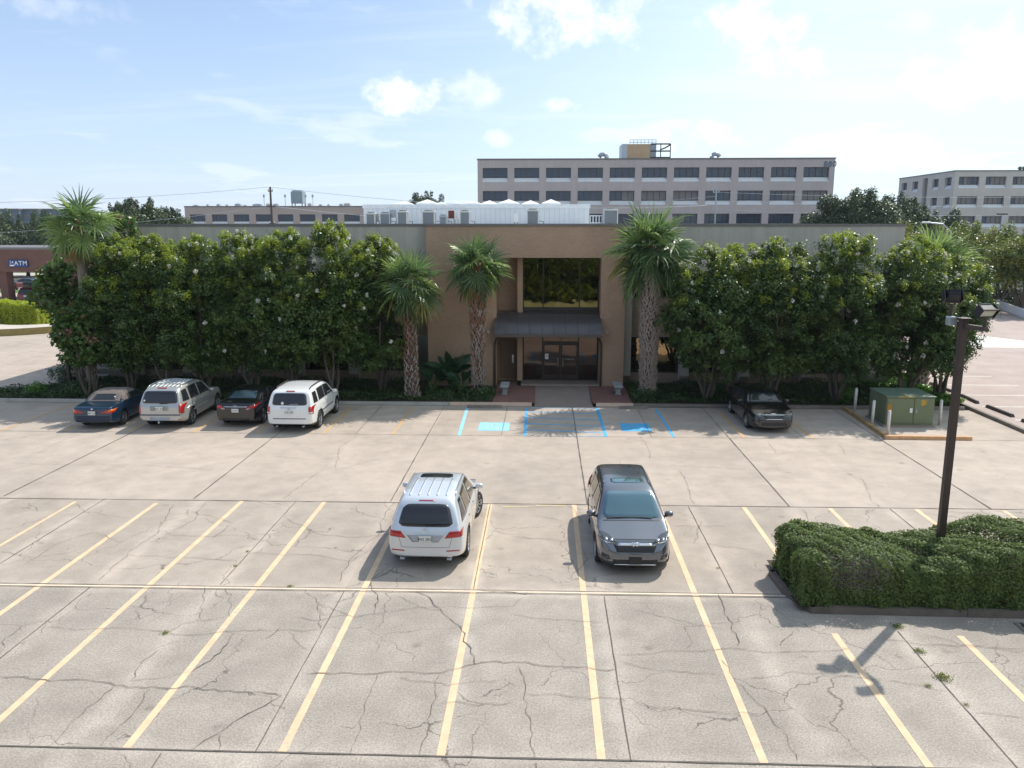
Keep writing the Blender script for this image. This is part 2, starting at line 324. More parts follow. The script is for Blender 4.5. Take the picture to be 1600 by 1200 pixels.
def lampmat(name, col, rough=.15):
    t = NT(name); t.base(col, rough); t.b.inputs['Coat Weight'].default_value = 1; return t.m
M['tail'] = lampmat('tail_red', (.42, .012, .014)); M['tail_orange'] = lampmat('tail_orange', (.75, .13, .01))
M['tail_white'] = lampmat('tail_white', (.6, .55, .55)); M['headlamp'] = lampmat('headlamp', (.045, .05, .058), .06)
M['soft_top'] = simple('soft_top', (.16, .132, .12), .95, var=.08, vscale=3, fine=.12)
def carpaint(name, col, metal=.5, rough=.3):
    t = NT(name); v = t.coord('Object'); t.base(t.scale_col(col, t.rng(t.noise(v, 220, 1), .3, .7, .96, 1.04)), rough, metal)
    t.b.inputs['Coat Weight'].default_value = 1; t.b.inputs['Coat Roughness'].default_value = .03; return t.m

# ------------------------------------------------------------------ object helpers
def tag(o, label=None, cat=None, group=None, kind=None):
    if label: o['label'] = label
    if cat: o['category'] = cat
    if group: o['group'] = group
    if kind: o['kind'] = kind
    return o
def empty(name, loc=(0, 0, 0), rz=0, label=None, cat=None, group=None):
    o = bpy.data.objects.new(name, None); o.empty_display_size = .3; o.location = loc; o.rotation_euler = (0, 0, rz); C.objects.link(o)
    return tag(o, label, cat, group)
def link(name, me, parent=None, mats=None):
    o = bpy.data.objects.new(name, me); C.objects.link(o)
    if parent is not None: o.parent = parent
    for m_ in (mats or []): me.materials.append(m_)
    return o
def copy_tree(o, loc=None, rz=None, scale=None, label=None, parent=None):
    c = o.copy(); C.objects.link(c)
    if parent is not None: c.parent = parent
    if loc is not None: c.location = loc
    if rz is not None: c.rotation_euler = (0, 0, rz)
    if scale is not None: c.scale = scale
    if label: c['label'] = label
    for ch in o.children: copy_tree(ch, parent=c)
    return c

class MB:
    """collects faces, builds ONE mesh object"""
    def __init__(s): s.v = []; s.f = []; s.mi = []; s.cur = 0
    def mat(s, i): s.cur = i; return s
    def add(s, vs, fs):
        b = len(s.v); s.v += [tuple(p) for p in vs]; s.f += [tuple(i + b for i in f) for f in fs]; s.mi += [s.cur] * len(fs); return s
    def box(s, x0, x1, y0, y1, z0, z1, M4=None):
        vs = [Vector(p) for p in ((x0, y0, z0), (x1, y0, z0), (x1, y1, z0), (x0, y1, z0), (x0, y0, z1), (x1, y0, z1), (x1, y1, z1), (x0, y1, z1))]
        if M4: vs = [M4 @ p for p in vs]
        return s.add(vs, [(3, 2, 1, 0), (4, 5, 6, 7), (0, 1, 5, 4), (1, 2, 6, 5), (2, 3, 7, 6), (3, 0, 4, 7)])
    def bbox(s, x0, x1, y0, y1, z0, z1, b=.02):
        """box with bevelled edges"""
        bm = bmesh.new(); bmesh.ops.create_cube(bm, size=1)
        for v in bm.verts: v.co = ((x0 + x1) / 2 + v.co.x * (x1 - x0), (y0 + y1) / 2 + v.co.y * (y1 - y0), (z0 + z1) / 2 + v.co.z * (z1 - z0))
        bmesh.ops.bevel(bm, geom=list(bm.edges), offset=b, segments=2, affect='EDGES', profile=.5)
        bm.verts.index_update(); s.add([v.co.copy() for v in bm.verts], [[v.index for v in f.verts] for f in bm.faces]); bm.free(); return s
    def tube(s, pts, rad, n=10, cap=True):
        pts = [Vector(p) for p in pts]
        if not hasattr(rad, '__len__'): rad = [rad] * len(pts)
        vs = []; up = Vector((.0131, .0217, 1))
        for i, p in enumerate(pts):
            d = (pts[min(i + 1, len(pts) - 1)] - pts[max(i - 1, 0)]).normalized()
            a = d.cross(Vector((1, .03, .02)) if abs(d.z) > .9 else up).normalized(); b = d.cross(a)
            for k in range(n):
                t = 2 * math.pi * k / n; vs.append(p + (a * math.cos(t) + b * math.sin(t)) * rad[i])
        fs = [(i * n + k, i * n + (k + 1) % n, (i + 1) * n + (k + 1) % n, (i + 1) * n + k) for i in range(len(pts) - 1) for k in range(n)]
        if cap: fs += [tuple(range(n - 1, -1, -1)), tuple(range((len(pts) - 1) * n, len(pts) * n))]
        return s.add(vs, fs)
    def prism(s, poly, z0, z1):
        n = len(poly); vs = [(x, y, z0) for x, y in poly] + [(x, y, z1) for x, y in poly]
        return s.add(vs, [tuple(range(n - 1, -1, -1)), tuple(range(n, 2 * n))] + [(i, (i + 1) % n, n + (i + 1) % n, n + i) for i in range(n)])
    def quad(s, a, b, c, d): return s.add([a, b, c, d], [(0, 1, 2, 3)])
    def build(s, name, mats, parent=None, smooth=False):
        me = bpy.data.meshes.new(name); me.from_pydata(s.v, [], s.f)
        if not isinstance(mats, (list, tuple)): mats = [mats]
        for m_ in mats: me.materials.append(m_)
        me.polygons.foreach_set('material_index', s.mi)
        if smooth: me.polygons.foreach_set('use_smooth', [True] * len(s.f))
        me.update(); o = bpy.data.objects.new(name, me); C.objects.link(o)
        if parent is not None: o.parent = parent
        return o
def textmesh(name, txt, size, m_, parent, loc, rot, extrude=.01, ax='CENTER'):
    cu = bpy.data.curves.new(name, 'FONT'); cu.body = txt; cu.size = size; cu.extrude = extrude; cu.align_x = ax; cu.align_y = 'CENTER'; cu.offset = size * .004; cu.space_character = 1.12
    to = bpy.data.objects.new(name, cu); C.objects.link(to); bpy.context.view_layer.update()
    me = bpy.data.meshes.new_from_object(to.evaluated_get(bpy.context.evaluated_depsgraph_get())); bpy.data.objects.remove(to)
    me.materials.clear(); o = link(name, me, parent, [m_]); o.location = loc; o.rotation_euler = rot; return o
def struct(o): o['kind'] = 'structure'; return o
def sheet(name, polys, z, m_, parent=None):
    b = MB()
    for p in polys: b.add([(x, y, z) for x, y in p], [tuple(range(len(p)))])
    return b.build(name, m_, parent)

# ------------------------------------------------------------------ foliage helpers (numpy)
def rand_dir(n):
    v = rng.normal(size=(n, 3)); return v / np.linalg.norm(v, axis=1)[:, None]
def leaves_np(P, N, L, Wd, fold=.25):
    """leaf rhombs at P with normals N -> verts, quads"""
    n = len(P); T = rand_dir(n); T = np.cross(N, T); T /= (np.linalg.norm(T, axis=1)[:, None] + 1e-9); B = np.cross(N, T)
    L = L[:, None]; Wd = Wd[:, None]
    v = np.empty((n, 4, 3)); v[:, 0] = P - T * L * .5; v[:, 1] = P + B * Wd * .5 + N * L * fold * .5; v[:, 2] = P + T * L * .5; v[:, 3] = P - B * Wd * .5 + N * L * fold * .5
    return v.reshape(-1, 3)
def quads_mesh(name, V, parent, mats, mi=None):
    n = len(V) // 4; me = bpy.data.meshes.new(name); me.vertices.add(n * 4); me.vertices.foreach_set('co', V.astype(np.float32).ravel())
    me.loops.add(n * 4); me.loops.foreach_set('vertex_index', np.arange(n * 4, dtype=np.int32)); me.polygons.add(n)
    me.polygons.foreach_set('loop_start', np.arange(0, n * 4, 4, dtype=np.int32)); me.polygons.foreach_set('loop_total', np.full(n, 4, dtype=np.int32))
    for m_ in (mats if isinstance(mats, (list, tuple)) else [mats]): me.materials.append(m_)
    if mi is not None: me.polygons.foreach_set('material_index', mi.astype(np.int32))
    me.update(calc_edges=True); me.validate(); o = bpy.data.objects.new(name, me); C.objects.link(o)
    if parent is not None: o.parent = parent
    return o
def clump_leaves(clumps, per, size, updir=.5, asp=.5, shell=.55, cluster=0, cr=.15):
    Vs = []
    for (c, r) in clumps:
        r = np.array(r if hasattr(r, '__len__') else (r, r, r)); n = int(per * (r[0] * r[1] + r[0] * r[2] + r[1] * r[2]) / 3)
        if n < 3: continue
        d = rand_dir(n); rad = rng.uniform(shell, 1.08, n)[:, None]; P = np.array(c) + d * rad * r
        if cluster:      # leaves gathered into sprays, with gaps between them
            nc = max(2, n // cluster); dc = rand_dir(nc); Pc = np.array(c) + dc * rng.uniform(shell, 1.12, nc)[:, None] * r; k = rng.integers(0, nc, n)
            o_ = rng.normal(size=(n, 3)) * cr * np.array((1, 1, .8)) * rng.uniform(.6, 1.3, nc)[k][:, None]; P = Pc[k] + o_; d = dc[k] * .8 + o_ / (cr * 2.5)
        N = d * .6 + np.array((0, 0, updir)) + rand_dir(n) * (.55 if cluster else .75); N /= np.linalg.norm(N, axis=1)[:, None]
        L = size * rng.uniform(.6, 1.35, n); Vs.append(leaves_np(P, N, L, L * asp * rng.uniform(.8, 1.2, n)))
    return np.concatenate(Vs)
def crown_clumps(w, d, z0, z1, n, rc, top_shoots=0, seed=0, flat=2.):
    r_ = random.Random(seed); cl = []; h = z1 - z0
    for i in range(n):
        while True:
            x, y, z = r_.uniform(-1, 1), r_.uniform(-1, 1), r_.uniform(-1, 1); q = (abs(x) ** flat + abs(y) ** flat + abs(z) ** flat)
            if .25 < q < 1: break
        rr = rc * r_.uniform(.65, 1.25)
        cl.append(((x * (w / 2 - rr * .7), y * (d / 2 - rr * .7), z0 + h / 2 + z * (h / 2 - rr * .6)), (rr * r_.uniform(.9, 1.3), rr * r_.uniform(.9, 1.2), rr * r_.uniform(.7, .95))))
    for i in range(top_shoots):
        a = r_.uniform(0, 6.28); q = r_.uniform(0, .85); rr = rc * r_.uniform(.22, .5)
        cl.append(((math.cos(a) * q * w / 2, math.sin(a) * q * d / 2, z1 - (q * q) * h * .18 + r_.uniform(-.1, .5)), (rr * .8, rr * .8, rr * 1.7)))
    return cl
def stems(mb, base, tops, r0, r1, wob=.15, seg=5, seed=0):
    r_ = random.Random(seed)
    for t in tops:
        b = Vector(base) + Vector((r_.uniform(-.12, .12), r_.uniform(-.12, .12), 0)); t = Vector(t); pts = []; rad = []
        for i in range(seg + 1):
            k = i / seg; p = b.lerp(t, k) ; p.x += r_.uniform(-wob, wob) * math.sin(k * 3.1) * 1.; p.y += r_.uniform(-wob, wob) * math.sin(k * 3.1)
            pts.append(p); rad.append(r0 * (1 - k) + r1 * k)
        mb.tube(pts, rad, 7)
def tree(name, loc, w, d, z0, z1, label, cat, group, leafm, barkm, nclump=40, rc=.65, per=420, size=.14, shoots=8, nst=5, r0=.075, seed=0, blossoms=0, pods=0, asp=.5, trunk_top=None, single=False, flat=2., cluster=0, cr=.15):
    root = empty(name, (loc[0], loc[1], 0), 0, label, cat, group)
    cl = crown_clumps(w, d, z0, z1, nclump, rc, shoots, seed, flat)
    V = clump_leaves(cl, per, size, asp=asp, cluster=cluster, cr=cr); mi = None; mats = [leafm]
    if blossoms:      # yellow-green tip leaves; sun on the crown tops is put into their colour
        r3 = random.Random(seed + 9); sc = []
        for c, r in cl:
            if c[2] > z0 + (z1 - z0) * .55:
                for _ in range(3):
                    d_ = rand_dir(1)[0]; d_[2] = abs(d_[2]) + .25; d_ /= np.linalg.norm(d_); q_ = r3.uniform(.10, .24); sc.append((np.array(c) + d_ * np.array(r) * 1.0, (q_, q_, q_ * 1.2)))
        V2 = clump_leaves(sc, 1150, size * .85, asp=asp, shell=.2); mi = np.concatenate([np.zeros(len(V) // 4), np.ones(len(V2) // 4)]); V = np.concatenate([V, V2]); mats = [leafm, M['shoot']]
    quads_mesh('crown', V, root, mats, mi)
    r_ = random.Random(seed + 50); mb = MB(); zt = z0 + (z1 - z0) * .6
    if single:
        mb.tube([(0, 0, -.05), (.05, .03, z0 * .5), (.0, .05, z0 + .2), (.1, 0, zt)], [r0 * 1.25, r0, r0 * .85, r0 * .3], 9)
        tops = [(math.cos(a) * w * .33, math.sin(a) * d * .33, z0 + (z1 - z0) * r_.uniform(.3, .7)) for a in [i * 6.28 / nst + r_.uniform(-.4, .4) for i in range(nst)]]
        stems(mb, (0, .03, z0 * .75), tops, r0 * .5, r0 * .15, .3, 5, seed)
    else:
        tops = [(math.cos(a) * w * .27, math.sin(a) * d * .27, zt * r_.uniform(.8, 1.1)) for a in [i * 6.28 / nst + r_.uniform(-.4, .4) for i in range(nst)]]
        stems(mb, (0, 0, -.05), tops, r0, r0 * .3, .16, 6, seed)
    mb.build('trunk', barkm, root, True)
    if blossoms:
        Vb = []
        out = sorted(cl, key=lambda c: -c[0][2] + r_.uniform(0, 4.5))
        for i in range(int(blossoms * 3.6)):
            c, r = out[int(r_.random() ** 1.6 * len(out))]; dd = rand_dir(1)[0]; dd[2] = abs(dd[2]) * .8; dd[1] = -abs(dd[1]) if r_.random() < .6 else dd[1]
            p = np.array(c) + dd * np.array(r) * 1.22
            Vb.append(clump_leaves([(p, (.05 + .05 * r_.random(),) * 2 + (.10,))], 3600, .09, asp=.9))
        quads_mesh('blossoms', np.concatenate(Vb), root, M['blossom'])
    if pods:
        Vb = []
        for i in range(pods):
            c, r = r_.choice(cl); dd = rand_dir(1)[0]; dd[2] = abs(dd[2]); dd[1] = -abs(dd[1])
            p = np.array(c) + dd * np.array(r) * 1.05; s_ = r_.uniform(.16, .34); Vb.append(clump_leaves([(p, (s_, s_, s_ * .8))], 900, .11, asp=.8))
        quads_mesh('seed_pods', np.concatenate(Vb), root, M['pod'])
    return root

def fan_frond(az, el, plen, blen, droop, rs, nseg=34, wide=.045, spread=150):
    """costapalmate fan leaf: petiole + radiating folded strips with drooping tips -> (petiole pts, V quads)"""
    ca, sa = math.cos(az), math.sin(az)
    def P(r, z): return np.array((ca * r, sa * r, z))
    pts = []; r = z = 0.; a = el
    for i in range(6):
        pts.append(P(r, z)); r += math.cos(a) * plen / 5; z += math.sin(a) * plen / 5; a -= droop * .12
    hub = pts[-1]; t = P(math.cos(a), math.sin(a)); side = np.array((-sa, ca, 0.)); nrm = np.cross(side, t); nrm *= (1 if nrm[2] > 0 else -1)
    V = []
    tilt = rs.uniform(-.8, .8)
    side = side * math.cos(tilt) + nrm * math.sin(tilt); nrm = np.cross(t, side)
    if nrm[2] < 0: nrm = -nrm
    for k in range(nseg):
        th = math.radians(-spread + 2 * spread * (k + rs.uniform(-.3, .3)) / (nseg - 1))
        d = t * math.cos(th) + side * math.sin(th); ln = blen * (.68 + .32 * math.cos(th * .55)) * rs.uniform(.85, 1.08)
        wdir = np.cross(d, nrm); wdir /= np.linalg.norm(wdir) + 1e-9
        p = hub.copy(); seg = 4; dirv = d + nrm * .16 ; prev = p; w0 = wide * .35; dr = droop * rs.uniform(.7, 1.3)
        fold = nrm * (.5 if k % 2 else -.5)
        for s_ in range(seg):
            dirv = dirv / np.linalg.norm(dirv); q = prev + dirv * ln / seg; w1 = wide * (1.0, .95, .6, .12)[s_]
            wa = wdir + fold; wa = wa / np.linalg.norm(wa)
            V += [prev - wa * w0 / 2, prev + wa * w0 / 2, q + wa * w1 / 2, q - wa * w1 / 2]
            prev = q; w0 = w1; dirv = dirv + np.array((0, 0, -1)) * dr * (.08, .30, .62, .9)[s_]
    return pts, V
def palm(loc, h, lean, r0, r1, scale, nf, label, boots=260, red=0., smooth=False, dead=6, yellow=1, seed=0, fibre=True, boot_len=.22, low=-.9):
    rs = random.Random(seed); root = empty('palm_tree', (loc[0], loc[1], 0), 0, label, 'palm tree', 'palm trees in the beds around the office building')
    n = 14; pts = []; rad = []
    for i in range(n + 1):
        k = i / n; pts.append(Vector((lean[0] * k * k, lean[1] * k * k, k * h - .05))); rad.append((r0 * (1 - k) + r1 * k) * (1.25 if i == 0 else 1) * rs.uniform(.95, 1.05))
    mb = MB(); mb.tube(pts, rad, 14); mb.build('trunk', M['palm_smooth'] if smooth else M['palm_bark'], root, True)
    bb = MB()
    if boots:
        for i in range(boots):
            k = i / boots; k = k if not smooth else .0 + .34 * k
            a = i * 2.39996 + rs.uniform(-.12, .12); zi = k * n; j = min(int(zi), n - 1); c = pts[j].lerp(pts[j + 1], zi - j); rr = rad[j] + (rad[j + 1] - rad[j]) * (zi - j)
            o = Vector((math.cos(a), math.sin(a), 0)); sd_ = Vector((-math.sin(a), math.cos(a), 0)); L = boot_len * rs.uniform(.7, 1.25); wd = .075 * rs.uniform(.8, 1.2) * (rr / .3) ** .5
            sk = sd_ * rs.uniform(-.06, .06)
            bb.mat(1 if rs.random() < red * (k ** 1.5) * 1.6 else 0)
            b0 = c + o * rr * .9; t0 = c + o * (rr + L * .60) + Vector((0, 0, L)) + sk
            for sg in (-1, 1):   # the split leaf base: a V of two stubs
                m0 = b0 + sd_ * wd * .8 * sg - Vector((0, 0, L * .5)); 
                bb.add([m0 - sd_ * wd * .32 + o * .03, m0 + sd_ * wd * .32 + o * .03, t0 + sd_ * wd * .28 - sd_ * wd * sg * .3, t0 - sd_ * wd * .28 - sd_ * wd * sg * .3, m0 - o * .05, t0 - o * .07 - Vector((0, 0, .03))],
                       [(0, 1, 2, 3), (0, 3, 5, 4), (1, 4, 5, 2), (3, 2, 5), (0, 4, 1)])
        bb.build('leaf_bases', [M['boot'], M['boot_red']], root)
    top = pts[-1] + Vector((0, 0, .1))
    if fibre:
        fb = MB(); fb.tube([pts[-3], pts[-2], pts[-1] + Vector((0, 0, .1)), pts[-1] + Vector((0, 0, .45))], [rad[-3] * 1.05, rad[-1] * 1.15, rad[-1] * 1.05, .08], 10)
        fb.build('fibre', M['palm_fibre'], root, True)
    pm = MB(); V = []; mi = []; Vd = []
    for i in range(nf):
        k = (i + .5) / nf; el = 1.45 - (1.45 - low) * k ** .82 + rs.uniform(-.15, .15); az = i * 2.39996 + rs.uniform(-.2, .2)
        droop = .35 + .75 * k + rs.uniform(-.2, .3)
        p, v = fan_frond(az, el, scale * (.60 + .25 * k) * rs.uniform(.8, 1.15), scale * .92 * rs.uniform(.88, 1.08), droop, rs, nseg=27, wide=.058 * scale)
        pm.tube([Vector(q) + top for q in p], [.022 * scale] * 5 + [.012], 4, False)
        v = np.array(v) + np.array(top)
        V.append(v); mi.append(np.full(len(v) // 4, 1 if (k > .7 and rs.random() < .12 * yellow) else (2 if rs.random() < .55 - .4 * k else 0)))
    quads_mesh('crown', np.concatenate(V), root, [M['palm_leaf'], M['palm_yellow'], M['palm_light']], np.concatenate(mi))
    pm.build('stalks', M['petiole'], root)
    for i in range(dead):
        az = rs.uniform(0, 6.28); p, v = fan_frond(az, low - rs.uniform(.0, .45), scale * .75, scale * .75, 1.3, rs, nseg=26, wide=.04 * scale, spread=60); Vd.append(np.array(v) + np.array(top))
    if Vd: quads_mesh('dead_fronds', np.concatenate(Vd), root, M['palm_dead'])
    return root

# ================================================================== SETTING
def hills_ground():
    struct(sheet('ground', [[(-1500, -400), (1500, -400), (1500, 2200), (-1500, 2200)]], -.06, M['terrain']))
    struct(sheet('parking_lot', [[(-90, -5.5), (19.8, -5.5), (19.8, 37.3), (-90, 37.3)], [(-90, 37.3), (-26.2, 37.3), (-26.2, 62.5), (-90, 62.5)]], 0, M['lot']))
    struct(sheet('side_lot', [[(19.8, -24), (75, -24), (75, 108), (19.8, 108)]], -.004, M['side_lot']))
    struct(sheet('bank_lot', [[(-120, 62.5), (-26, 62.5), (-26, 150), (-120, 150)]], -.004, M['bank_lot']))
    struct(sheet('lawn', [[(-110, 103), (-52, 103), (-52, 108), (-110, 108)]], .004, M['grass']))
    struct(sheet('planting_bed', [[(-26.2, 37.5), (-2.45, 37.5), (-2.45, 43.2), (-26.2, 43.2)], [(4.25, 37.5), (19.6, 37.5), (19.6, 52), (18.7, 52), (18.7, 43.2), (4.25, 43.2)], [(-60, 37.5), (-26.2, 37.5), (-26.2, 40.3), (-60, 40.3)]], .09, M['soil']))
hills_ground()

def markings():
    b = MB()
    for k in range(-5, 6):                       # the double row: lines from y = 23.5 to 11.45
        x = .965 + 2.567 * k; ya, yb = 23.5 - (.35 if k == -5 else 0), 11.47
        w = .07
        if k == -5: pass
        if x > 5.8 and x < 20:                   # the island interrupts them
            b.quad((x - w, 19.5, .005), (x + w, 19.5, .005), (x + w, ya, .005), (x - w, ya, .005))
            b.quad((x - w, yb, .005), (x + w, yb, .005), (x + w, 15.75, .005), (x - w, 15.75, .005))
        else: b.quad((x - w, yb, .005), (x + w, yb, .005), (x + w, ya, .005), (x - w, ya, .005))
    for k in range(-10, -5):
        x = .965 + 2.567 * k; b.quad((x - .055, 11.47, .005), (x + .055, 11.47, .005), (x + .055, 23.2, .005), (x - .055, 23.2, .005))
    for x in (-4.3, -1.7, .9): pass
    struct(b.build('parking_lines', M['yellow']))
    b = MB(); b.quad((-24, 17.30, .009), (-24, 17.22, .009), (5.9, 17.44, .009), (5.9, 17.52, .009)); struct(b.build('row_line', M['cream']))
    b = MB()
    for x in (-22.65, -19.95, -17.25, -14.5, -11.85, -9.05, -6.18, 8.1, 10.85): b.quad((x - .05, 31.75, .005), (x + .05, 31.75, .005), (x + .05, 36.95, .005), (x - .05, 36.95, .005))
    struct(b.build('front_row_lines', M['orange']))
    b = MB()
    for (x, y0, x1, y1) in ((-4.2, 23.1, -3.2, 23.2), (-.2, 23.35, .7, 23.45), (-1.2, 23.2, -.4, 23.3)): b.quad((x, y0, .005), (x1, y0 + .02, .005), (x1, y1, .005), (x, y1, .005))
    struct(b.build('faded_lines', paint('faded_yellow', (.62, .44, .12), .52)))
    b = MB()
    def bar(p, q, w):
        p, q = Vector((p[0], p[1], .005)), Vector((q[0], q[1], .005)); n = Vector((-(q - p).y, (q - p).x, 0)).normalized() * w / 2; b.quad(p - n, q - n, q + n, p + n)
    for i in range(1):
        bar((-.79, 37.0), (-.74, 31.75), .12); bar((2.52, 37.2), (2.56, 31.75), .14); bar((5.27, 37.0), (5.3, 31.8), .12)
        bar((-.74, 37.02), (2.46, 36.95), .06); bar((-.68, 31.78), (1.6, 31.78), .06); bar((1.6, 31.84), (2.5, 31.84), .06)
        for (a, c) in ((36.2, 35.9), (35.0, 34.7), (33.9, 33.5), (32.8, 32.4)): bar((-.72, a), (2.46, c), .10)
    struct(b.build('blue_lines', M['blue']))
    b = MB(); bar((-3.58, 37.0), (-3.43, 31.7), .14); struct(b.build('blue_line', M['blue_pale']))
    # accessible-stall symbols
    def symbol(x, y, w, h, mm, wm):
        o = sheet('accessible_symbol', [[(x - w / 2, y - h / 2), (x + w / 2, y - h / 2), (x + w / 2, y + h / 2), (x - w / 2, y + h / 2)]], .005, mm)
        c = MB()
        def seg(pts, th):
            for p, q in zip(pts, pts[1:]):
                p, q = Vector((x + p[0], y + p[1], .009)), Vector((x + q[0], y + q[1], .009)); n = Vector((-(q - p).y, (q - p).x, 0)).normalized() * th / 2; c.quad(p - n, q - n, q + n, p + n)
        seg([(.32 * math.cos(t_) * .9 - .05, .34 * math.sin(t_) - .18) for t_ in [R(a_) for a_ in range(120, 371, 25)]], .06)
        seg([(-.12, .42), (-.08, .0), (.22, -.02), (.36, -.38), (.46, -.34)], .07)
        seg([(-.1, .22), (.18, .2)], .055); seg([(-.19, .52), (-.05, .52)], .13)
        c.build('figure', wm, o); struct(o)
    symbol(-2.09, 33.3, 1.30, 1.45, M['blue_pale'], paint('faint_white', (.52, .72, .80), .5)); symbol(3.92, 33.42, 1.24, 1.4, M['blue'], paint('faint_blue', (.16, .50, .74), .4))
    b = MB()
    for y in (46.3, 43.6, 40.87, 38.14, 35.4, 32.7, 49, 51.7, 54.4):
        b.quad((20.8, y - .05, .001), (25.6, y - .05, .001), (25.6, y + .05, .001), (20.8, y + .05, .001))
    b.quad((30.3, 58, .001), (38, 58, .001), (33.5, 66, .001), (29, 66, .001))
    struct(b.build('side_lot_lines', M['white_paint']))
markings()

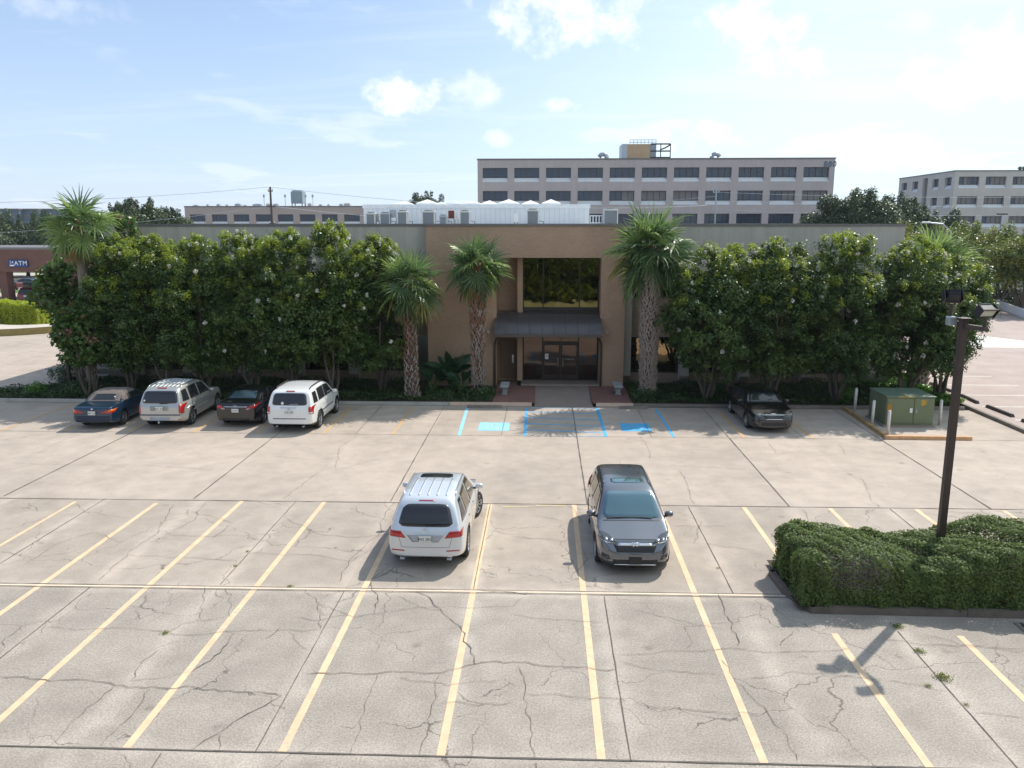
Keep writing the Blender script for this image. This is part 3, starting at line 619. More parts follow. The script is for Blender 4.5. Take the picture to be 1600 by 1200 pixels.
def joints_and_cracks():
    b = MB()
    def ln(x0, y0, x1, y1, w=.016):
        p, q = Vector((x0, y0, .0125)), Vector((x1, y1, .0125)); d = q - p; m_ = max(2, int(d.length / .35)); n = Vector((-d.y, d.x, 0)).normalized()
        pr = None
        for i in range(m_ + 1):
            c_ = p + d * i / m_ + n * random.uniform(-.005, .005); ww = w * random.uniform(.35, .75); cur = (c_ - n * ww, c_ + n * ww)
            if pr: b.quad(pr[0], pr[1], cur[1], cur[0])
            pr = cur
    for k in range(-4, 3):
        x = 1.43 + 6.03 * k; ln(x, 11.45, x, 15.9 if x > 6 else 17.3); ln(x - 1.2, 5, x - 1.5, 11.35)
        x = -1.6 + 6.03 * k; ln(x, 20.4 if x > 6 else 17.55, x, 23.5)
    for x in (-10.9, -4.7, 1.37, 7.5, 13.5, -17): ln(x, 23.6, x, 31.7, .032); ln(x, 31.8, x, 37.2, .025)
    for x in (-7.7, -1.7, 4.4, 10.5): ln(x, 31.8, x, 37.2, .018)
    ln(-30, 23.32, 19.7, 23.66, .028); ln(-30, 31.72, 19.7, 31.8, .02); ln(-30, 11.38, 15, 11.5, .03); ln(-24, 17.34, 5.9, 17.55, .02); ln(-24, 17.18, 5.9, 17.38, .016)
    struct(b.build('expansion_joints', M['joint']))
    b = MB(); r_ = random.Random(3)
    def crack(pts, w=.022, jag=.05, photo=True):
        P = [Vector((*G(*p), 0)) for p in pts]; out = [P[0]]
        for p, q in zip(P, P[1:]):
            n = max(2, int((q - p).length / .14)); d = q - p; nn = Vector((-d.y, d.x, 0)).normalized(); w_ = 0
            for i in range(1, n): w_ = w_ * .5 + r_.uniform(-jag, jag); out.append(p + d * i / n + nn * w_)
            out.append(q)
        pr = None
        for i, p in enumerate(out):
            d = out[min(i + 1, len(out) - 1)] - out[max(i - 1, 0)]; n = Vector((-d.y, d.x, 0)).normalized() * w * r_.uniform(.35, 1.15) * (.3 if i in (0, len(out) - 1) else 1) * .6
            c_ = Vector((p.x, p.y, .0165)); cur = (c_ - n, c_ + n)
            if pr: b.quad(pr[0], pr[1], cur[1], cur[0])
            pr = cur
    CR = [  # polylines traced along the cracks on the slabs
        [(22, 723), (60, 726), (120, 727), (210, 727), (300, 732), (380, 735)], [(55, 710), (95, 690), (150, 670)],
        [(650, 925), (672, 935), (700, 965), (720, 980), (735, 1020), (742, 1040)], [(470, 1052), (560, 1054), (600, 1051), (690, 1052), (742, 1038), (800, 1035), (880, 1042), (962, 1046)],
        [(0, 1058), (60, 1062), (150, 1066), (215, 1074), (300, 1073), (370, 1082), (440, 1088)], [(440, 1088), (400, 1110), (345, 1145), (296, 1174)], [(345, 1147), (343, 1172)],
        [(62, 980), (120, 985), (210, 982), (270, 992), (330, 990), (370, 987), (440, 985), (500, 985)], [(320, 917), (316, 945), (314, 968)], [(260, 990), (285, 975), (350, 965)],
        [(352, 920), (362, 930), (360, 965)], [(205, 1065), (215, 1045), (250, 1015)], [(235, 1077), (205, 1120), (155, 1170)], [(180, 1070), (110, 1130), (75, 1168)],
        [(590, 1054), (575, 1090), (555, 1160), (547, 1180)], [(688, 1054), (680, 1095), (668, 1150), (655, 1182)], [(684, 1100), (760, 1100), (800, 1098)],
        [(477, 920), (500, 945), (530, 955), (555, 965), (620, 955), (680, 948), (745, 950), (800, 948)], [(495, 950), (505, 962), (540, 958)], [(500, 985), (497, 945)], [(452, 988), (470, 1010), (482, 1016)], [(365, 990), (345, 1020), (300, 1050)],
        [(385, 865), (440, 868), (500, 868), (545, 878), (575, 862)], [(615, 785), (600, 810), (592, 835), (570, 855), (545, 880), (530, 910)], [(270, 788), (262, 806), (240, 838), (205, 860), (155, 910)], [(262, 806), (300, 800), (365, 818), (330, 842)],
        [(250, 835), (310, 838), (395, 838)], [(195, 868), (250, 870), (370, 876)], [(190, 848), (150, 832), (90, 850), (40, 882)], [(0, 862), (50, 872), (120, 862)], [(445, 808), (500, 835), (560, 840), (610, 835)], [(400, 835), (440, 838)],
        [(120, 786), (130, 800), (200, 810)], [(45, 785), (60, 800)], [(320, 786), (300, 815), (270, 830)], [(555, 790), (560, 800), (605, 815)],
        [(770, 830), (840, 842), (870, 845)], [(835, 805), (880, 815)], [(740, 922), (830, 928)], [(655, 905), (600, 890), (580, 905)], [(580, 908), (590, 935), (585, 960)],
        [(1122, 929), (1132, 955), (1150, 990), (1152, 1010)], [(965, 1024), (1040, 1018), (1130, 1014), (1220, 1020), (1280, 1018), (1330, 1013)], [(1127, 1030), (1145, 1058), (1175, 1090), (1200, 1115), (1230, 1150), (1246, 1190)], [(1160, 1065), (1240, 1050), (1300, 1055), (1400, 1065), (1480, 1080)],
        [(990, 1100), (1060, 1108), (1130, 1115), (1190, 1115)], [(808, 1040), (820, 1085), (830, 1130), (836, 1185)], [(820, 1084), (900, 1090), (975, 1092)], [(800, 960), (860, 968), (950, 975)], [(800, 950), (815, 935)], [(995, 954), (1060, 970), (1128, 982)],
        [(970, 1035), (1060, 1050), (1125, 1055)], [(1440, 990), (1500, 1008), (1600, 1018)], [(1380, 1000), (1440, 1008), (1600, 1014)], [(1520, 1115), (1600, 1122)], [(1220, 1010), (1225, 1000), (1240, 985)],
        [(1062, 735), (1072, 755), (1084, 790)], [(1045, 728), (1175, 734)], [(1200, 690), (1215, 712)], [(1345, 745), (1360, 780), (1378, 795)], [(1252, 795), (1262, 810), (1272, 825)], [(1310, 695), (1322, 712)], [(1000, 682), (1012, 700), (1018, 718)],
        [(1050, 822), (1135, 822)], [(1055, 800), (1095, 815), (1085, 850)], [(1100, 850), (1180, 860)], [(1060, 848), (1100, 850)], [(1455, 795), (1480, 800), (1600, 808)], [(1530, 795), (1560, 818), (1600, 825)],
        [(400, 710), (480, 718), (520, 718)], [(560, 680), (530, 700), (525, 735)], [(500, 738), (440, 780)], [(525, 735), (600, 715)], [(665, 820), (690, 860)], [(800, 838), (905, 848)], [(868, 885), (905, 890)], [(905, 855), (918, 875), (890, 905)], [(885, 790), (900, 800), (910, 818)],
        [(945, 905), (975, 918)], [(1230, 1195), (1170, 1198)], [(620, 932), (655, 948), (700, 958)], [(460, 965), (500, 970), (545, 962)], [(410, 1000), (440, 980)], [(300, 1050), (200, 1065)], [(620, 1060), (700, 1072), (780, 1063)]]
    for i, c_ in enumerate(CR): crack(c_, .016 if i in (2, 3, 4, 5, 21, 38, 39, 40, 41) else .009)
    struct(b.build('pavement_cracks', M['crack']))
joints_and_cracks()

def kerbs():
    def kerb(name, pts, w, h, m_, z0=0.):
        b = MB()
        for (p, q) in zip(pts, pts[1:]):
            p, q = Vector((*p, 0)), Vector((*q, 0)); d = (q - p); L = d.length; n = max(1, int(L / 3)); 
            for i in range(n):
                a_, c_ = p + d * (i / n) + d.normalized() * .006, p + d * ((i + 1) / n) - d.normalized() * .006
                M4 = Matrix.Translation(a_) @ Matrix.Rotation(math.atan2(d.y, d.x), 4, 'Z'); LL = (c_ - a_).length; e = .02
                vs = [(0, 0, z0), (LL, 0, z0), (LL, w, z0), (0, w, z0), (0, e, h), (LL, e, h), (LL, w - e, h), (0, w - e, h)]
                b.add([M4 @ Vector(v) for v in vs], [(3, 2, 1, 0), (4, 5, 6, 7), (0, 1, 5, 4), (1, 2, 6, 5), (2, 3, 7, 6), (3, 0, 4, 7)])
        return struct(b.build(name, m_))
    kerb('bed_kerb', [(-60, 37.35), (-4.5, 37.35)], .18, .15, M['kerb']); kerb('bed_kerb', [(4.3, 37.4), (19.6, 37.3)], .18, .15, M['kerb_old'])
    kerb('painted_kerb', [(-4.48, 37.35), (-.55, 37.35)], .2, .15, M['kerb_pale']); kerb('painted_kerb', [(2.5, 37.4), (4.28, 37.4)], .2, .15, M['kerb_pale'])
    kerb('lot_divider_kerb', [(19.78, -20), (20.02, 38.6)], .2, .14, M['kerb_old'])
    kerb('side_bed_kerb', [(20.0, 38.6), (20.1, 52)], .16, .12, M['kerb_old'])
    kerb('transformer_kerb', [(13.7, 31.8), (17.1, 31.75)], .22, .14, M['kerb_orange'])
    kerb('transformer_kerb', [(13.72, 32.0), (13.95, 37.25)][::-1], .16, .14, simple('kerb_ochre', (.42, .27, .10), .85, var=.3, vscale=3))
    kerb('island_kerb', [(5.85, 18.75), (5.5, 18.6), (5.55, 17.6), (5.9, 16.62), (26, 16.4)], .16, .15, simple('island_kerb', (.15, .12, .10), .9, var=.25, vscale=2, fine=.12))  # kerb colour darkened to carry the shade on its camera side
    struct(sheet('island_soil', [[(5.65, 16.7), (26, 16.5), (26, 19.5), (5.65, 19.3)]], .10, M['soil']))
    # entrance: step, walk, pavers
    struct(sheet('brick_paving', [[(-2.45, 37.55), (-.42, 37.55), (-.42, 41.9), (-2.45, 41.9)], [(2.35, 37.6), (4.25, 37.6), (4.25, 41.9), (2.35, 41.9)], [(-2.45, 41.9), (-1.4, 41.9), (-1.4, 43.05), (-2.45, 43.05)]], .12, M['paver']))
    b = MB(); b.add([(-.42, 37.3, .012), (2.35, 37.3, .012), (2.35, 41.88, .12), (-.42, 41.88, .12)], [(0, 1, 2, 3)]); struct(b.build('entrance_walk', M['walk']))
    b = MB(); b.bbox(-1.2, 3.0, 41.85, 43.08, .0, .2, .015); struct(b.build('entrance_step', M['walk']))
    # curved drive kerb by the bank
    b = MB(); n = 20; pts = []
    for i in range(n + 1):
        k = i / n; x = -50 + 13.5 * k; y = 63.6 - 3.0 * math.sin(math.pi * min(1, k * .8)) + 3.6 * max(0, k - .45) ** 1.6 * 4; pts.append((x, y))
    for (x0, y0), (x1, y1) in zip(pts, pts[1:]):
        b.mat(0).quad((x0, y0, 0), (x1, y1, 0), (x1, y1, .55), (x0, y0, .55)); b.mat(1).quad((x0, y0, .55), (x1, y1, .55), (x1 + .6, y1 + 2.6, .60), (x0 + .6, y0 + 2.6, .60)); b.mat(0).quad((x1 + .6, y1 + 2.6, .0), (x0 + .6, y0 + 2.6, .0), (x0 + .6, y0 + 2.6, .60), (x1 + .6, y1 + 2.6, .60))
    struct(b.build('raised_kerb', [simple('olive_kerb', (.28, .22, .085), .9, var=.2), M['bank_lot']]))
    b = MB()
kerbs()

# ================================================================== OFFICE BUILDING
YE, YW, YF, YR = 41.9, 43.2, 42.6, 43.1      # entry front, wing wall, fin front, entry glazing
XL, XR, ZT = -25.4, 18.4, 8.54
def office():
    root = empty('office_building', (0, YE, 0), 0, 'two storey tan brick office with pale upper walls and a recessed entrance behind the trees', 'building')
    def P(b, name, mats, par=None, smooth=False):
        o = b.build(name, mats, par or root, smooth); 
        if (par or root) is root: o.location = (0, -YE, 0)
        return o
    # entry block of tan brick
    b = MB(); b.box(-6.11, -2.49, YE, 44.8, 0, ZT - .12); b.box(2.93, 4.19, YE, 44.8, 0, ZT - .12); b.box(-2.49, 2.93, YE, 44.8, 6.82, ZT - .12)
    b.box(-2.49, -1.40, 44.0, 44.6, 0, 6.82); P(b, 'entry_wall', M['brick'])
    b = MB(); b.box(2.925, 4.196, YE - .005, YE + .2, .0, 2.72); b.box(-2.49, -2.484, YE, 44.0, 0, 6.82)
    b = MB(); b.box(-1.42, -1.14, YR - .25, YR + .3, 0.2, 6.82); P(b, 'entry_pier', M['brick'])
    # pale wings: upper band, spandrel, base wall
    b = MB()
    for x0, x1 in ((XL, -6.115), (4.195, XR)):
        b.box(x0, x1, YF, YW + 30, 6.05, ZT - .12)
    P(b, 'upper_wall', M['stucco'])
    for x0, x1 in ((XL + .1, -6.115), (4.195, XR - .1)):
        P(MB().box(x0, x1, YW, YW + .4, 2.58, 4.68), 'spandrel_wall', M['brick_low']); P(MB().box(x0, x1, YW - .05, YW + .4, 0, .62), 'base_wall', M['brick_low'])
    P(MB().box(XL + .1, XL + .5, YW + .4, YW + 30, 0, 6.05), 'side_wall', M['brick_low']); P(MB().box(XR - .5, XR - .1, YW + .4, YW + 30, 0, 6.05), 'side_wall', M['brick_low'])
    # end bays: solid pale walls with canted foot
    for x0, x1 in ((XL, -23.0), (17.05, XR)):
        b = MB(); b.add([(x0, YF, .75), (x1, YF, .75), (x1, YW, .0), (x0, YW, .0), (x0, YF, 6.05), (x1, YF, 6.05), (x1, YW + .1, 6.05), (x0, YW + .1, 6.05), (x0, YW + .1, 0), (x1, YW + .1, 0)], [(0, 1, 5, 4), (3, 2, 1, 0), (0, 4, 7, 8, 3), (1, 2, 9, 6, 5)])
        P(b, 'end_wall', M['fin'])
    b = MB(); b.box(XL - .04, XR + .04, YF - .05, YF + .35, ZT - .12, ZT); b.box(-6.16, 4.24, YE - .06, YE + .35, ZT - .121, ZT + .003); b.box(-6.16, -5.9, YE + .35, YF - .05, ZT - .121, ZT + .003); b.box(3.98, 4.24, YE + .35, YF - .05, ZT - .121, ZT + .003)
    b.box(XL - .04, XL + .3, YF + .35, YW + 30, ZT - .12, ZT); b.box(XR - .3, XR + .04, YF + .35, YW + 30, ZT - .12, ZT); P(b, 'parapet_cap', M['cap'])
    # roof deck
    b = MB(); b.box(-6.11, 4.19, 44.8, YW + 29.9, 6.0, 8.41); b.quad((XL + .3, YF + .36, 8.424), (XR - .3, YF + .36, 8.424), (XR - .3, YW + 29.9, 8.424), (XL + .3, YW + 29.9, 8.424)); P(b, 'roof', M['roof'])
    # fins
    for x in (-22.37, -19.48, -16.43, -13.36, -10.31, -7.06, 4.42, 7.5, 10.7, 13.95):
        f = MB(); w = .24
        if x == 4.42: w = .22
        f.add([(x - w, YF + .01, .55), (x + w, YF + .01, .55), (x + w, YW, .12), (x - w, YW, .12), (x - w, YF + .01, 6.05), (x + w, YF + .01, 6.05), (x + w, YW, 6.05), (x - w, YW, 6.05)], [(0, 1, 5, 4), (3, 2, 1, 0), (0, 4, 7, 3), (1, 2, 6, 5)])
        P(f, 'fin', M['fin'])
    # windows in both wings, both floors, between fins
    edges = [-23.0, -22.37, -19.48, -16.43, -13.36, -10.31, -7.06, -6.2]
    bays = [(a + .26, c - .26) for a, c in zip(edges[1:-2], edges[2:-1])] + [(4.66, 7.24), (7.76, 10.44), (10.96, 13.69), (14.21, 17.0)]
    for x0, x1 in bays:
        for z0, z1, gm in ((.64, 2.56, 'low_glass'), (4.70, 6.04, 'door_glass')):
            f = MB(); y = YW + .12; t = .06; xm = (x0 + x1) / 2 + .15
            f.box(x0, x1, y - .05, y + .05, z0, z0 + t); f.box(x0, x1, y - .05, y + .05, z1 - t, z1)
            for xx in (x0 + t / 2, xm, x1 - t / 2): f.box(xx - t / 2 - (.03 if xx == xm else 0), xx + t / 2 + (.03 if xx == xm else 0), y - .05, y + .05, z0 + t, z1 - t)
            fo = P(f, 'window', M['dark_trim'])
            g = MB(); g.box(x0 + .03, x1 - .03, y + .0, y + .03, z0 + .03, z1 - .03); P(g, 'pane', M[gm], fo)
    # upper entry glazing
    f = MB(); y = YR; x0, x1, z0, z1 = -1.14, 2.93, 4.12, 6.82
    for z in (z0, z1 - .05): f.box(x0, x1, y - .04, y + .06, z, z + .05)
    for x in (x0, -.08, 1.85, x1 - .06): f.box(x, x + .06, y - .04, y + .06, z0 + .05, z1 - .05)
    fo = P(f, 'window', M['dark_trim'])
    for a, c in ((x0, -.05), (-.05, 1.88), (1.88, x1)):
        g = MB(); g.box(a + .02, c - .02, y, y + .03, z0 + .03, z1 - .03); P(g, 'pane', M['gold_glass'], fo)
    b = MB(); b.box(-1.14, 2.93, YR - .02, YR + .3, 3.6, 4.12); P(b, 'sill_panel', M['bronze'])
    # entrance doors and side lights
    f = MB(); z0, z1 = .2, 2.75
    for z in (z0, z1): f.box(-1.14, 2.93, y - .04, y + .06, z, z + .06)
    for x in (-1.14, -.10, 1.84, 2.86): f.box(x, x + .07, y - .04, y + .06, z0 + .06, z1)
    f.box(-.03, 1.84, y - .05, y + .06, 2.22, 2.32); f.box(-1.07, -.10, y - .03, y + .06, 1.02, 1.06); f.box(1.91, 2.86, y - .03, y + .06, 1.02, 1.06)
    fo = P(f, 'shopfront_frame', M['dark_trim'])
    for a, c in ((-1.07, -.1), (1.91, 2.86)):
        g = MB(); g.box(a, c, y, y + .03, z0 + .06, z1); P(g, 'pane', M['door_glass'], fo)
    g = MB(); g.box(-.03, 1.84, y, y + .03, 2.32, z1); P(g, 'pane', M['door_glass'], fo)
    for a, c, s in ((-.03, .90, 1), (.91, 1.84, -1)):
        d = MB(); d.box(a, c, y - .05, y + .05, .262, .50); d.box(a, c, y - .05, y + .05, 2.12, 2.215)
        d.box(a, a + .08, y - .05, y + .05, .50, 2.12); d.box(c - .08, c, y - .05, y + .05, .50, 2.12); do = P(d, 'door', M['bronze'])
        g = MB(); g.box(a + .08, c - .08, y - .01, y + .02, .50, 2.12); P(g, 'pane', M['door_glass'], do)
        hx = (c - .13) if s > 0 else (a + .13); h = MB(); h.tube([(hx, y - .12, .95), (hx, y - .12, 1.45)], .015, 8); h.tube([(hx, y - .12, 1.0), (hx, y - .03, 1.0)], .01, 6); h.tube([(hx, y - .12, 1.4), (hx, y - .03, 1.4)], .01, 6); P(h, 'handle', M['alloy'], do)
    s = MB(); s.box(.07, .26, y - .016, y - .012, 1.35, 1.65); P(s, 'notice', M['white']); s = MB(); 
    textmesh('notice', 'NO SOLICITING', .062, M['white'], root, (1.38, y - .02 - YE, 1.36), (math.pi / 2, 0, 0), .001)
    textmesh('notice', '880\nHOURS', .05, M['plate_ink'], root, (.165, y - .018 - YE, 1.52), (math.pi / 2, 0, 0), .001).name = 'notice'
    # brown service door in the left of the recess
    b = MB(); b.box(-2.4, -1.5, 43.93, 43.995, .13, 2.3); d = P(b, 'service_door', M['brown_paint']); h = MB(); h.box(-1.75, -1.66, 43.90, 43.93, 1.0, 1.45); P(h, 'handle', M['alloy'], d)
    b = MB(); b.box(-2.49, -1.42, 43.2, 43.99, 2.9, 3.9); P(b, 'lintel', M['brown_paint'])
    # curved metal awning (quarter barrel) with closed ends
    b = MB(); n = 14; xa, xb = -2.56, 2.98; prof = []
    for i in range(n + 1):
        t_ = math.pi / 2 * i / n; prof.append((YR - .05 - 1.95 * math.sin(t_), 2.88 + 1.03 * math.cos(t_)))
    vs = []
    for yy, zz in prof: vs += [(xa, yy, zz), (xb, yy, zz)]
    fs = [(2 * i, 2 * i + 1, 2 * i + 3, 2 * i + 2) for i in range(n)]; b.add(vs, fs)
    b.add([(xa, p, q) for p, q in prof] + [(xa, YR - .05, 2.88)], [tuple(range(n + 2))]); b.add([(xb, p, q) for p, q in prof] + [(xb, YR - .05, 2.88)], [tuple(range(n + 1, -1, -1))])
    b.add([(xa, YR - .05, 2.86), (xb, YR - .05, 2.86), (xb, prof[-1][0], 2.86), (xa, prof[-1][0], 2.86)], [(0, 1, 2, 3)])
    aw = P(b, 'awning', M['awning'], None, False); 
    b = MB()
    for k in range(1, 9):
        x = xa + (xb - xa) * k / 9; b.tube([(x, p - .008, q + .008) for p, q in prof], .016, 5)
    P(b, 'seams', M['awning'], aw)
    b = MB(); b.bbox(xa - .03, xb + .03, prof[-1][0] - .09, prof[-1][0] + .02, 2.80, 2.93, .02); P(b, 'gutter', M['downpipe'], aw)
    for x, s in ((xa + .1, -1), (xb - .1, 1)):
        yb_ = YE - .07; b = MB(); b.tube([(x, 41.15, 2.82), (x, 41.2, 2.70), (x + s * .10, yb_ - .05, 2.42), (x + s * .12, yb_, 2.3), (x + s * .12, yb_, .12)], .055, 8); P(b, 'downpipe', M['downpipe'], None, True)
    for x in (-2.93, 3.28):
        b = MB(); b.box(x - .06, x + .06, YE - .05, YE - .002, 2.95, 3.1); b.tube([(x, YE - .04, 3.02), (x + .03, YE - .22, 3.0)], [.05, .085], 10); P(b, 'wall_light', M['galv'], None)
    return root
office()
def roofdeck():
    pass

# rooftop: white metal penthouse, skylights and condensers
def rooftop():
    r = empty('rooftop_enclosure', (-4.2, 50, 8.42), 0, 'long white ribbed metal enclosure on the office roof', 'roof enclosure')
    o = MB().box(-6.9, 6.9, 0, 9, -.02, 1.28).build('wall', M['white_metal'], r)
    b = MB(); b.box(-6.95, 6.95, -.05, 9.05, 1.10, 1.32).build('roof_trim', M['white_metal_plain'], r)
    for i, (px, py, w) in enumerate(((632, 310, 26), (668, 306, 30), (690, 311, 14), (738, 311, 26), (765, 306, 27), (795, 305, 30), (829, 307, 26), (861, 306, 27))):
        y = 55 if i % 2 else 57; x, _, z = A(px, py, y); ww = w * y / FPX / 2 * 1.1; t = empty('skylight', (x, y, 9.74), 0, None, 'skylight', 'white pyramid skylights on the white rooftop enclosure')
        t['label'] = ['first white pyramid skylight from the left on the white roof enclosure', 'second pyramid skylight from the left, in front of the distant treetop', 'small low skylight just right of the second pyramid from the left', 'low skylight left of the tall grey office block edge', 'pyramid skylight in front of the lowest left window of the far block', 'largest pyramid skylight near the middle of the white enclosure', 'second pyramid skylight from the right on the white enclosure', 'rightmost white pyramid skylight on the roof enclosure'][i]
        h = max(.16, min(.28, z - 10.1)); MB().box(-ww * .9, ww * .9, -ww * .9, ww * .9, 0, .2).build('curb', M['white_metal_plain'], t)
        c = MB(); c.add([(-ww, -ww, .2), (ww, -ww, .2), (ww, ww, .2), (-ww, ww, .2), (0, 0, .2 + h)], [(0, 1, 4), (1, 2, 4), (2, 3, 4), (3, 0, 4), (3, 2, 1, 0)]); c.build('dome', M['white'], t)
    def condenser(name, x, w, h, label, wide=False, dark=False, y=47.2):
        t = empty('condenser_unit', (x, y, 8.42), 0, label, 'air conditioner', 'condenser units on the office roof'); d = w * .8
        b = MB(); b.bbox(-w / 2, w / 2, 0, d, h - .09, h, .02); b.bbox(-w / 2, w / 2, 0, d, 0, .08, .01)
        for sx in (-w / 2, w / 2 - .06):
            for sy in (0, d - .06): b.box(sx, sx + .06, sy, sy + .06, .08, h - .09)
        b.build('casing', M['ac'] if not dark else M['galv'], t)
        MB().box(-w / 2 + .02, w / 2 - .02, .02, d - .02, .08, h - .09).build('grille', M['ac_grille'], t)
        f = MB(); f.tube([(0, d / 2, h), (0, d / 2, h + .05)], w * .36, 16); f.build('fan_guard', M['ac_grille'], t)
        p = MB(); p.tube([(w / 2 + .05, d / 2, .3), (w / 2 + .25, d / 2, .28), (w / 2 + .3, d / 2, .0)], .02, 6); p.build('pipe', M['black_plastic'], t)
    for i, (px0, px1, py, lab) in enumerate(((571, 586, 333, 'grey condenser at the left end of the white enclosure'), (593, 609, 333, 'second condenser from the left, low and dark'), (620, 636, 330, 'tall beige condenser, third from the left'), (659, 679, 330, 'beige condenser alone in front of the white wall left of the small unit'),
                                             (686, 698, 337, 'smallest dark condenser beside the red electrical box'), (718, 734, 330, 'beige condenser just right of the red electrical box'), (823, 842, 328, 'beige condenser standing alone on a stand near the right of the white enclosure'), (943, 966, 327, 'large condenser right of the white enclosure, behind the tall palm'))):
        x0, _, z = A(px0, py, 47.2); x1 = A(px1, py, 47.2)[0]; condenser('c', (x0 + x1) / 2, x1 - x0, z - 8.42 + .02, lab, dark=i in (1, 4))
    for px, w, h, mm, lab in ((589, .25, .75, 'ac', 'slim beige electrical box between the first two condensers'), (614, .4, .95, 'galv', 'grey electrical box left of the tall third condenser'), (705, .34, .9, 'red_metal', 'red electrical box on a stand before the white wall'), (713, .22, .85, 'white', 'white electrical box right of the red one'), (806, .2, .7, 'white', 'small white disconnect box with cables near the lone condenser')):
        x = A(px, 340, 47.6)[0]; t = empty('electrical_box', (x, 47.6, 8.42), 0, lab, 'electrical box', 'electrical boxes on the office roof')
        MB().bbox(-w / 2, w / 2, 0, .14, h - .45, h, .015).build('box', M[mm], t); f = MB()
        for sx in (-w / 2 + .02, w / 2 - .02): f.tube([(sx, .08, 0), (sx, .08, h - .45)], .015, 6)
        f.build('stand', M['dark_trim'], t)
    x0, x1 = A(922, 340, 47.5)[0], A(941, 340, 47.5)[0]; t = empty('roof_ladder', ((x0 + x1) / 2, 47.5, 8.42), 0, 'white pipe rack right of the white enclosure on the roof', 'pipe rack'); w = (x1 - x0) / 2; f = MB()
    for k in range(5): f.tube([(-w + 2 * w * k / 4, 0, 0), (-w + 2 * w * k / 4, 0, .62)], .03, 6)
    f.build('posts', M['white_metal_plain'], t); f = MB()
    for z in (.2, .6): f.tube([(-w, 0, z), (w, 0, z)], .03, 6)
    f.build('rails', M['white_metal_plain'], t)
rooftop()

# ================================================================== BACKGROUND BUILDINGS
def win_recess(b_glass, b_sill, b_frame, M4, x0, x1, z0, z1, zs, depth=.5, mull=3, blinds=(), gb=None):
    """recessed strip window in a wall whose front is local y=0"""
    def q(bb, pts): bb.quad(*[M4 @ Vector(p) for p in pts])
    q(b_glass, [(x0, depth, z0), (x1, depth, z0), (x1, depth, z1), (x0, depth, z1)])
    q(b_sill, [(x0, 0, zs), (x1, 0, zs), (x1, depth, z0), (x0, depth, z0)])
    for k in range(1, mull + 1):
        x = x0 + (x1 - x0) * k / (mull + 1); b_frame.box(x - .035, x + .035, depth - .06, depth - .004, z0, z1, M4)
    if mull: b_frame.box(x0 + .02, x1 - .02, depth - .07, depth - .003, z0 + .01, z0 + .09, M4)
    for (a, c) in blinds:
        q(gb, [(x0 + (x1 - x0) * a, depth - .012, z0 + .05), (x0 + (x1 - x0) * c, depth - .012, z0 + .05), (x0 + (x1 - x0) * c, depth - .012, z1 - .05), (x0 + (x1 - x0) * a, depth - .012, z1 - .05)])
def facade(wall, x0, x1, zt, wins, M4, depth=.5):
    """wall face with rectangular holes: wins list of (x0,x1,z0,z1) on a grid"""
    xs = sorted({x0, x1} | {w[0] for w in wins} | {w[1] for w in wins}); zs = sorted({0., zt} | {w[2] for w in wins} | {w[3] for w in wins})
    for i in range(len(xs) - 1):
        for j in range(len(zs) - 1):
            cx, cz = (xs[i] + xs[i + 1]) / 2, (zs[j] + zs[j + 1]) / 2
            if any(w[0] < cx < w[1] and w[2] < cz < w[3] for w in wins): continue
            wall.quad(*[M4 @ Vector(p) for p in ((xs[i], 0, zs[j]), (xs[i + 1], 0, zs[j]), (xs[i + 1], 0, zs[j + 1]), (xs[i], 0, zs[j + 1]))])
    for w in wins:
        for pts in (((w[0], 0, w[2]), (w[0], 0, w[3]), (w[0], depth, w[3]), (w[0], depth, w[2])), ((w[1], 0, w[3]), (w[1], 0, w[2]), (w[1], depth, w[2]), (w[1], depth, w[3])), ((w[0], 0, w[3]), (w[1], 0, w[3]), (w[1], depth, w[3]), (w[0], depth, w[3]))):
            wall.quad(*[M4 @ Vector(p) for p in pts])
def block(root, faces, W_, D_, zt, wallm, sillm, seed=0):
    rr = random.Random(seed); wall = MB()
    for (M4, width, wins) in faces:
        facade(wall, 0, width, zt, [(w[0], w[1], w[4], w[3]) for w in wins], M4)
        for (a, c, z0, z1, zs, mull, bl) in wins:
            g, s, f, k = MB(), MB(), MB(), MB(); win_recess(g, s, f, M4, a, c, z0, z1, zs, mull=mull, blinds=bl, gb=k)
            go = g.build('window', M['far_glass'], root); s.build('sill', sillm, go); 
            if f.f: f.build('mullions', M['dark_trim'], go)
            if k.f: k.build('blind', M['far_glass_blind'], go)
    wall.build('wall', wallm, root); return wall
